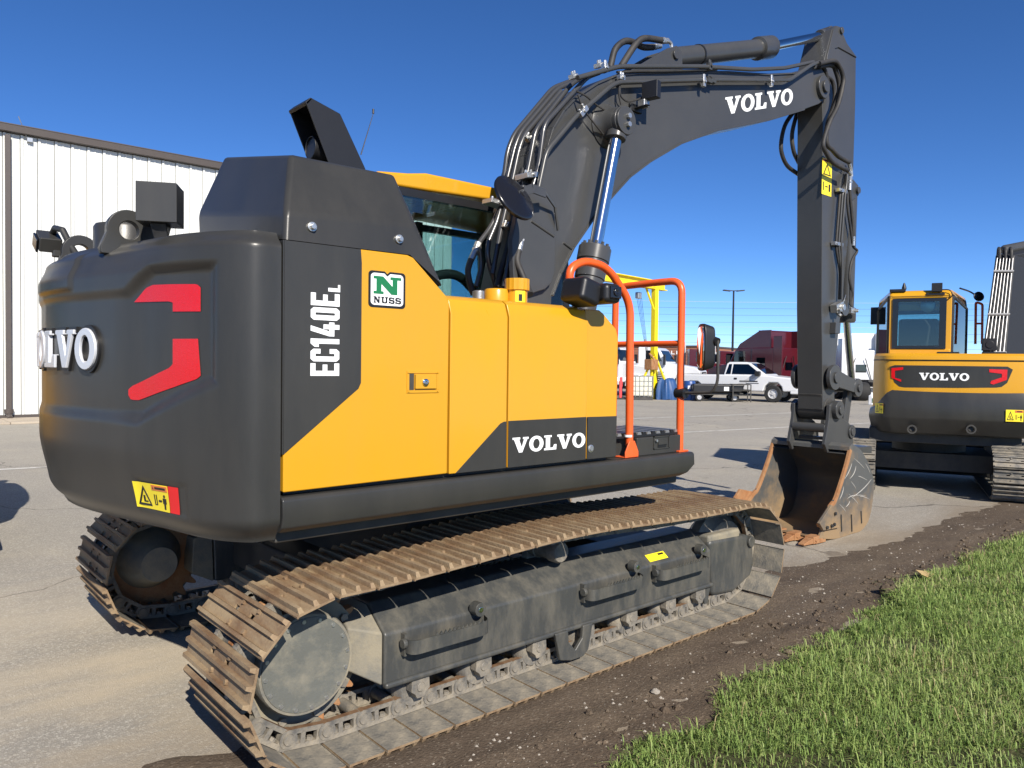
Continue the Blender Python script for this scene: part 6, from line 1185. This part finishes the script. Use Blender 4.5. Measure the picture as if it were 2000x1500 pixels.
def semi(label, loc, rz, col, sleeper=True, tall=True, group=None, sc=1.0, tint='dark_glass'):
    t = lthing('semi_truck', label, 'truck', loc, rz, group); t.scale = (sc, sc, sc)
    m = MB(); m.b2((-8.6, -.45, .75), (-.6, -.3, 1.0)); m.b2((-8.6, .3, .75), (-.6, .45, 1.0)); m.b2((-8.6, -.45, .8), (-8.4, .45, .95)); m.b2((-5.5, -.5, .98), (-5.2, .5, 1.05)); m.b2((-7.6, -.5, 1.0), (-6.6, .5, 1.12)); m.build('chassis', 'dark_under', t)
    hp = [(-.1, .62), (-.02, .75), (-.05, 1.42), (-.35, 1.62), (-1.9, 1.86), (-1.95, 1.86), (-1.95, .75), (-1.55, .75), (-1.45, 1.05), (-.75, 1.05), (-.6, .7)]
    m = MB(); m.prism(hp, -1.03, 1.03); h = m.build('hood', col, t, bevel=.08, seg=3)
    m = MB(); m.b2((-.035, -.5, .72), (.02, .5, 1.38)); g = m.build('grille', 'black_plastic', t, bevel=.03)
    for k in range(5): m = MB(); m.b2((.015, -.45, .80+k*.12), (.035, .45, .84+k*.12)); m.build('grille_bar', 'alloy', g)
    m = MB(); m.b2((-.5, -1.2, .38), (.12, 1.2, .70)); m.build('bumper', col, t, bevel=.08, seg=3)
    for s_ in (-1, 1):
        m = MB(); m.b2((-.3, s_*.62, .95), (-.02, s_*.98, 1.22)); m.build('headlight', 'headlamp', t, bevel=.04)
        m = MB(); m.prism([(-1.62, .55), (-1.55, 1.0), (-1.3, 1.22), (-.85, 1.22), (-.6, 1.0), (-.5, .6), (-.62, .6), (-.72, .95), (-.9, 1.12), (-1.25, 1.12), (-1.45, .95), (-1.5, .55)], s_*1.0, s_*1.22); m.build('fender', col, t, bevel=.03)
        wheel(t, -1.08, s_*.92, .5, .28, s_)
        for x in (-6.4, -7.7): wheel(t, x, s_*.62, .5, .56, s_)
        m = MB(); m.cyl((-4.9, s_*.95, .68), (-3.1, s_*.95, .68), .3, 20); m.build('fuel_tank', 'alloy', t, bevel=.02)
        m = MB(); m.b2((-2.05, s_*1.25, 1.75), (-1.95, s_*1.5, 2.35)); m.tube([(-2.0, s_*1.1, 2.3), (-2.0, s_*1.4, 2.3)], .02, 6); m.build('door_mirror', 'black_plastic', t, bevel=.03)
        m = MB(); m.prism([(-2.2, 1.95), (-2.45, 2.58), (-3.15, 2.58), (-3.15, 1.95)], s_*1.19, s_*1.206); m.build('side_window', tint, t)
    ct = 2.75
    cp_ = [(-1.93, .6), (-1.93, 1.9), (-2.35, 2.62), (-2.55, ct), (-3.6, ct+.03), (-3.6, .6)]
    m = MB(); m.prism(cp_, -1.2, 1.2); m.build('cab', col, t, bevel=.06, seg=3)
    m = MB(); a, b = V((-1.945, 0, 1.95)), V((-2.335, 0, 2.58)); n_ = V((-(b-a).z, 0, (b-a).x)).normalized()*-.012
    m.hull([a+V((0, -1.08, 0))+n_, a+V((0, 1.08, 0))+n_, b+V((0, 1.0, 0))+n_, b+V((0, -1.0, 0))+n_], [a+V((0, -1.08, 0))-n_, a+V((0, 1.08, 0))-n_, b+V((0, 1.0, 0))-n_, b+V((0, -1.0, 0))-n_]); m.build('windscreen', tint, t)
    if sleeper:
        z2 = 3.75 if tall else 3.1
        m = MB(); m.b2((-5.15, -1.22, .62), (-3.602, 1.22, ct+.02)); m.build('sleeper', col, t, bevel=.05, seg=3)
        fp = [(-2.45, ct-.05), (-2.7, ct+.25), (-4.0, z2-.08), (-4.3, z2), (-4.95, z2), (-4.95, ct)]
        for s_ in (-1, 1): m = MB(); m.prism(fp, s_*1.18, s_*1.12); m.build('fairing_side', col, t, bevel=.02)
        m = MB(); m.hull([(-2.45, -1.12, ct-.02), (-2.45, 1.12, ct-.02), (-2.7, 1.12, ct+.25), (-2.7, -1.12, ct+.25)], [(-4.0, -1.12, z2-.14), (-4.0, 1.12, z2-.14), (-4.0, 1.12, z2-.08), (-4.0, -1.12, z2-.08)]); m.b2((-4.5, -1.12, z2-.06), (-4.0, 1.12, z2-.001)); m.b2((-4.5, -1.12, ct), (-4.45, 1.12, z2-.06)); m.build('roof_fairing', col, t, bevel=.02)
        for s_ in (-1, 1):
            m = MB(); m.b2((-4.6, s_*1.221, 1.6), (-4.0, s_*1.23, 2.2)); m.build('sleeper_window', tint, t)
            m = MB(); m.b2((-5.75, s_*1.10, .62), (-5.152, s_*1.22, z2-.35)); m.build('side_extender', col, t, bevel=.02)
        m = MB(); m.b2((-5.165, -.4, 1.5), (-5.151, .2, 1.95)); m.build('rear_window', tint, t)
        for y in (-.7, .7): m = MB(); m.tube([(-5.2, y, 1.0), (-5.3, y*.4, 2.3)], .025, 6); m.build('air_line', 'black_plastic', t)
    m = MB(); m.cyl((-5.35 if sleeper else -3.75, .95, .9), (-5.35 if sleeper else -3.75, .95, 3.3), .07, 12); m.build('exhaust', 'alloy', t)
    return t
def gp(px_, depth): p = at(px_, 717, depth); return (p.x, p.y, 0)
TG = 'trucks parked across the yard'
semi('white sleeper truck facing the yard behind the yellow crane', gp(1290, 40.0), math.radians(-72), 'truck_white', True, False, TG, .95)
semi('white day cab truck beside the brick building', gp(1376, 41.5), math.radians(-66), 'truck_white', False, False, TG, .95)
def rear_at(px_, depth, az, sc):
    p = at(px_, 717, depth); h = math.radians(az); return (p.x+5.15*sc*math.cos(h), p.y+5.15*sc*math.sin(h), 0)
semi('maroon sleeper truck with tall roof fairing behind the white pickup', rear_at(1538, 41.5, 80, .97), math.radians(80), 'truck_maroon', True, True, TG, .97)
semi('maroon day cab truck parked behind the blue barrel', gp(1448, 52), math.radians(-50), 'truck_maroon', False, False, TG)
semi('white day cab truck in the back row beside the light pole', gp(1470, 60), math.radians(-50), 'truck_white', False, False, TG)
semi('white sleeper truck with tall roof fairing standing by the small jug', rear_at(1678, 40, 47, .93), math.radians(47), 'truck_white', True, True, TG, .93)
semi('maroon day cab truck in the back row behind the pickup bed', gp(1500, 56), math.radians(-50), 'truck_maroon', False, False, TG)
# pickup
PU = lthing('pickup_truck', 'white single cab pickup with grey door lettering parked before the trucks', 'pickup', gp(1568, 34.8), math.radians(-76))
W_ = .98; body = [(0, .52), (.06, .62), (.06, 1.0), (-.02, 1.10), (-1.25, 1.22), (-1.95, 1.24), (-5.75, 1.22), (-5.8, .6), (-5.3, .55), (-5.2, .75), (-5.05, .88), (-4.65, .88), (-4.45, .72), (-4.4, .48), (-1.5, .48), (-1.42, .75), (-1.25, .9), (-.85, .9), (-.68, .72), (-.62, .5)]
m = MB(); m.prism(body, -W_, W_); m.build('body', 'truck_white', PU, bevel=.07, seg=3)
m = MB(); rp2 = [(-1.3, 1.2), (-2.15, 1.78), (-2.35, 1.84), (-3.15, 1.84), (-3.28, 1.76), (-3.38, 1.2)]; m.hull([(x, -W_*(.97 if z < 1.3 else .80), z) for x, z in rp2], [(x, W_*(.97 if z < 1.3 else .80), z) for x, z in rp2]); m.build('cab', 'truck_white', PU, bevel=.04, seg=3)
for s_ in (-1, 1):
    wy = lambda z: s_*(W_*.97-(z-1.22)/.56*W_*.17+.012); m = MB(); P4 = [(-1.62, 1.27), (-2.25, 1.74), (-2.95, 1.74), (-2.98, 1.27)]; m.hull([(x, wy(z), z) for x, z in P4], [(x, wy(z)-s_*.02, z) for x, z in P4]); m.build('side_window', 'dark_glass', PU)
    P4 = [(-3.04, 1.27), (-3.02, 1.74), (-3.16, 1.74), (-3.28, 1.27)]; m = MB(); m.hull([(x, wy(z), z) for x, z in P4], [(x, wy(z)-s_*.02, z) for x, z in P4]); m.build('rear_quarter_window', 'dark_glass', PU)
    for x in (-1.05, -4.85): wheel(PU, x, s_*.78, .39, .24, s_)
    m = MB(); m.b2((-1.85, s_*.98, 1.2), (-1.6, s_*1.2, 1.42)); m.build('door_mirror', 'black_plastic', PU, bevel=.04)
    m = MB(); m.b2((-.25, s_*.70, .86), (.07, s_*.99, 1.06)); m.build('headlight', 'headlamp', PU, bevel=.03)
    m = MB(); m.b2((-2.86, s_*.985, 1.02), (-2.72, s_*1.0, 1.10)); m.build('door_handle', 'black_plastic', PU, bevel=.01)
    # grey slanted door graphic with a line of lettering
    m = MB(); m.prism([(-2.75, .78), (-2.45, .78), (-1.75, 1.2), (-2.0, 1.2)], s_*.984, s_*.988); m.build('door_graphic', 'pale_grey', PU)
    m = MB(); m.b2((-2.6, s_*.9875, .92), (-1.75, s_*.99, .97)); m.b2((-2.3, s_*.9875, .84), (-1.7, s_*.99, .87)); m.build('door_lettering', 'decal_black', PU)
m = MB(); a, b = V((-1.42, 0, 1.29)), V((-2.12, 0, 1.765)); n_ = V(((b-a).z, 0, -(b-a).x)).normalized()*.02; m.hull([a+V((0, -.83, 0))+n_, a+V((0, .83, 0))+n_, b+V((0, .70, 0))+n_, b+V((0, -.70, 0))+n_], [a+V((0, -.83, 0))-n_, a+V((0, .83, 0))-n_, b+V((0, .70, 0))-n_, b+V((0, -.70, 0))-n_]); m.build('windscreen', 'dark_glass', PU)
m = MB(); m.b2((.03, -.66, .72), (.075, .66, 1.04)); g = m.build('grille', 'alloy', PU, bevel=.02)
for k in range(3): m = MB(); m.b2((.074, -.62, .76+k*.09), (.085, .62, .80+k*.09)); m.build('grille_slot', 'black_plastic', g)
m = MB(); m.b2((-.3, -.97, .40), (.16, .97, .66)); m.build('bumper', 'truck_white', PU, bevel=.05)
m = MB(); m.b2((-5.6, -.85, 1.18), (-3.5, .85, 1.235)); m.build('bed_floor', 'dark_under', PU)
# yellow jib crane
CRP = gp(1277, 36.5); CR = lthing('jib_crane', 'yellow steel jib crane with hoist ropes and braced post', 'crane', CRP, 0); cd = V(CRP)
def rel(px_, py_, d): return at(px_, py_, d)-cd
m = MB(); m.b2((-.13, -.13, 0), (.13, .13, 5.4)); m.build('post', 'crane_yellow', CR, bevel=.02)
tz = rel(1280, 558, 36.5).z; a, b = rel(1170, 538, 33.5), rel(1298, 560, 37); d_ = (b-a).normalized(); n_ = V((0, 0, 1)).cross(d_).normalized()*.17; m = MB()
for z0, z1, k in ((-.21, -.17, 1), (.17, .21, 1), (-.17, .17, .12)): m.hull([a+n_*k+V((0, 0, z0)), a-n_*k+V((0, 0, z0)), a-n_*k+V((0, 0, z1)), a+n_*k+V((0, 0, z1))], [b+n_*k+V((0, 0, z0)), b-n_*k+V((0, 0, z0)), b-n_*k+V((0, 0, z1)), b+n_*k+V((0, 0, z1))])
m.build('jib_beam', 'crane_yellow', CR)
for p, q in (((1262, 562), (1277, 605)), ((1275, 700), (1240, 776)), ((1278, 690), (1313, 782)), ((1276, 695), (1268, 784))): m = MB(); m.tube([rel(*p, 36.2), rel(*q, 36.0)], .055, 4); m.build('brace', 'crane_yellow', CR)
m = MB(); m.box(rel(1247, 577, 36), (.28, .2, .3)); m.build('hoist', 'zinc', CR, bevel=.03)
for k in range(4): m = MB(); m.tube([rel(1244+k*3, 582, 36), rel(1262+k*1.5, 690+k*3, 36)], .009, 5); m.build('hoist_rope', 'black_plastic', CR)
m = MB(); m.box(rel(1272, 712, 36.1), (.5, .45, .5)); m.tube(crv([rel(1268, 690, 36), rel(1278, 705, 35.9), rel(1266, 722, 36)], 4), .06, 6); m.build('winch', 'rust', CR, bevel=.05)
# tote, barrel, tarp, carts, barrier
p = gp(1250, 35.8); TT = lthing('liquid_tote', 'white liquid tote in a metal cage beside the yellow crane', 'tote', p, math.radians(-40)); m = MB(); m.b2((-.5, -.55, .18), (.5, .55, 1.1)); m.build('tank', 'tote_white', TT, bevel=.08, seg=3)
m = MB(); m.b2((-.52, -.58, 0), (.52, .58, .15)); m.build('pallet', 'dark_under', TT)
for k in range(6):
    for s_ in (-1, 1):
        m = MB(); x = -.5+k*.2; m.tube([(x, s_*.57, .15), (x, s_*.57, 1.12)], .013, 5); m.build('cage_bar', 'zinc', TT); y = -.55+k*.22; m = MB(); m.tube([(s_*.52, y, .15), (s_*.52, y, 1.12)], .013, 5); m.build('cage_bar', 'zinc', TT)
for k in range(5): z = .2+k*.23; m = MB(); m.tube([(-.52, -.57, z), (.52, -.57, z), (.52, .57, z), (-.52, .57, z)], .013, 5, closed=True); m.build('cage_hoop', 'zinc', TT)
p = gp(1303, 36.3); m = MB()
def tf(u, v):
    a = u*2*math.pi; r = .62*(1-.75*v**2.2)*(1+.10*math.sin(7*a)+.05*math.sin(13*a+v*3)); return (p[0]+r*math.cos(a), p[1]+r*math.sin(a)*.8, 1.0*min(1, v*1.35)+.03*math.sin(5*a))
m.grid(tf, 56, 10); tag(m.build('blue_tarp', 'blue_tarp', smooth=60), 'wrinkled dark blue tarp draped over a pile by the crane', 'tarp')
p = gp(1347, 35.6); BR_ = lthing('blue_barrel', 'blue plastic barrel standing behind the black cart', 'barrel', p); m = MB(); m.lathe([(0, .26), (.03, .29), (.3, .29), (.31, .305), (.34, .305), (.35, .29), (.6, .29), (.61, .305), (.64, .305), (.65, .29), (.88, .28), (.92, .25), (.92, .001)], (0, 0, 0), (0, 0, 1), 24); m.build('drum', 'blue_plastic', BR_); m = MB(); m.box((-.24, -.17, .62), (.02, .12, .16), Matrix.Rotation(.6, 3, 'Z')); m.build('drum_label', 'white_decal', BR_)
p = gp(1402, 35.2); CT = lthing('black_cart', 'low black utility cart with small wheels before the pickup', 'cart', p, math.radians(-45)); m = MB(); m.prism([(-1.2, .42), (1.0, .42), (1.15, .8), (-1.2, .8)], -.5, .5); m.build('tub', 'black_plastic', CT, bevel=.06); m = MB(); m.b2((.2, -.515, .5), (.42, -.505, .68)); m.build('cart_label', 'white_decal', CT)
for x in (-.9, .7):
    for s_ in (-1, 1): wheel(CT, x, s_*.38, .19, .12, s_)
m = MB(); m.b2((-1.25, -.35, .3), (1.1, .35, .40)); m.build('cart_frame', 'dark_under', CT)
p = gp(1447, 34.8); RK = lthing('steel_rack', 'small black steel cage rack standing in front of the pickup bed', 'rack', p, math.radians(-45))
for x in (-.4, .4):
    for y in (-.3, .3): m = MB(); m.tube([(x, y, 0), (x, y, .82)], .03, 4); m.build('post', 'dark_under', RK)
for z in (.3, .55, .8): m = MB(); m.tube([(-.4, -.3, z), (.4, -.3, z), (.4, .3, z), (-.4, .3, z)], .022, 4, closed=True); m.build('rail', 'dark_under', RK)
m = MB(); m.b2((-.42, -.32, .28), (.42, .32, .32)); m.build('shelf', 'dark_under', RK)
p = gp(1213, 36); BA = lthing('red_barrier', 'red and white folding barrier beside the tote', 'barrier', p, math.radians(-30)); m = MB(); m.b2((-.08, -.05, .06), (.08, .05, 1.05)); m.build('post', 'red_barrier', BA, bevel=.02); m = MB(); m.b2((-.5, -.03, .85), (.5, .03, 1.05)); m.build('board', 'white_decal', BA, bevel=.01); m = MB(); m.b2((-.3, -.25, 0), (.3, .25, .07)); m.build('base', 'decal_black', BA, bevel=.02)
p = gp(1704, 33.5); JG = lthing('washer_jug', 'white plastic jug with green label standing near the excavator', 'jug', p); m = MB(); m.b2((-.13, -.09, 0), (.13, .09, .42)); m.lathe([(0, .09), (.08, .03), (.14, .03)], (0, 0, .42), (0, 0, 1), 12); m.build('bottle', 'white_decal', JG, bevel=.03); m = MB(); m.box((-.06, -.092, .2), (.16, .01, .2)); m.build('jug_label', 'logo_green', JG)
# brick building, light pole, overhead wires
p0, p1 = at(1150, 717, 92), at(1374, 717, 84); d_ = (p1-p0); d_.z = 0; L_ = d_.length; zT = 3.9
BB = lthing('brick_building', 'low orange brick building with round emblem beyond the trucks', 'building', (p0.x, p0.y, 0), math.atan2(d_.y, d_.x)); m = MB(); m.b2((0, 0, 0), (L_, 12, zT)); m.build('wall', 'brick', BB)
m = MB(); m.b2((-.1, -.08, zT-.12), (L_+.1, 12.1, zT+.06)); m.build('coping', 'trim_brown', BB)
for k in range(int(zT/.4)): m = MB(); m.b2((0, -.012, .3+k*.4), (L_, .0, .32+k*.4)); m.build('brick_course', 'trim_brown', BB)
s0 = L_*(1302-1150)/224; m = MB(); m.ringd((s0, -.02, zT-.75), (0, -1, 0), .40, .28, .06, 24); m.build('emblem', 'white_decal', BB)
for k, (w__, h__) in enumerate(((.5, .42), (.4, .42), (.5, .42), (.35, .42), (.4, .42), (.5, .42))): m = MB(); m.b2((s0+.8+k*.62, -.05, zT-.95), (s0+.8+k*.62+.10, 0, zT-.55)); m.b2((s0+.9+k*.62, -.05, zT-.95), (s0+.8+k*.62+w__*.8, 0, zT-.86)); m.build('sign_letter', 'white_decal', BB)
p = gp(1430, 72); LPL = lthing('light_pole', 'tall slim black light pole with twin lamp heads', 'lamp', p, YAW-math.pi/2); zt4 = at(1430, 568, 72).z; m = MB(); m.tube([(0, 0, 0), (0, 0, zt4)], [.13, .08], 10); m.cyl((0, 0, 0), (0, 0, .6), .25, 12); m.build('pole', 'black_plastic', LPL)
for s_ in (-1, 1): m = MB(); m.box((s_*.65, 0, zt4), (.7, .45, .10), Matrix.Rotation(s_*-.10, 3, 'Y')); m.tube([(0, 0, zt4-.02), (s_*.35, 0, zt4)], .05, 6); m.build('lamp_head', 'black_plastic', LPL, bevel=.02)
for k, y in enumerate((577, 588, 600, 622, 636, 650, 664, 678, 606)):
    a, b = at(700, y-4+k*.4, 190), at(2150, y+14-k*.3, 175); m = MB(); pts = [a.lerp(b, i/24)-V((0, 0, 1.6*4*(i/24)*(1-i/24)*(.6+.1*k))) for i in range(25)]; m.tube(pts, .026, 5)
    w_ = tag(m.build('power_line', 'pale_grey' if k in (0, 3) else 'dark_under'), 'thin overhead power line crossing the sky beyond the yard', 'power line', 'overhead power lines')
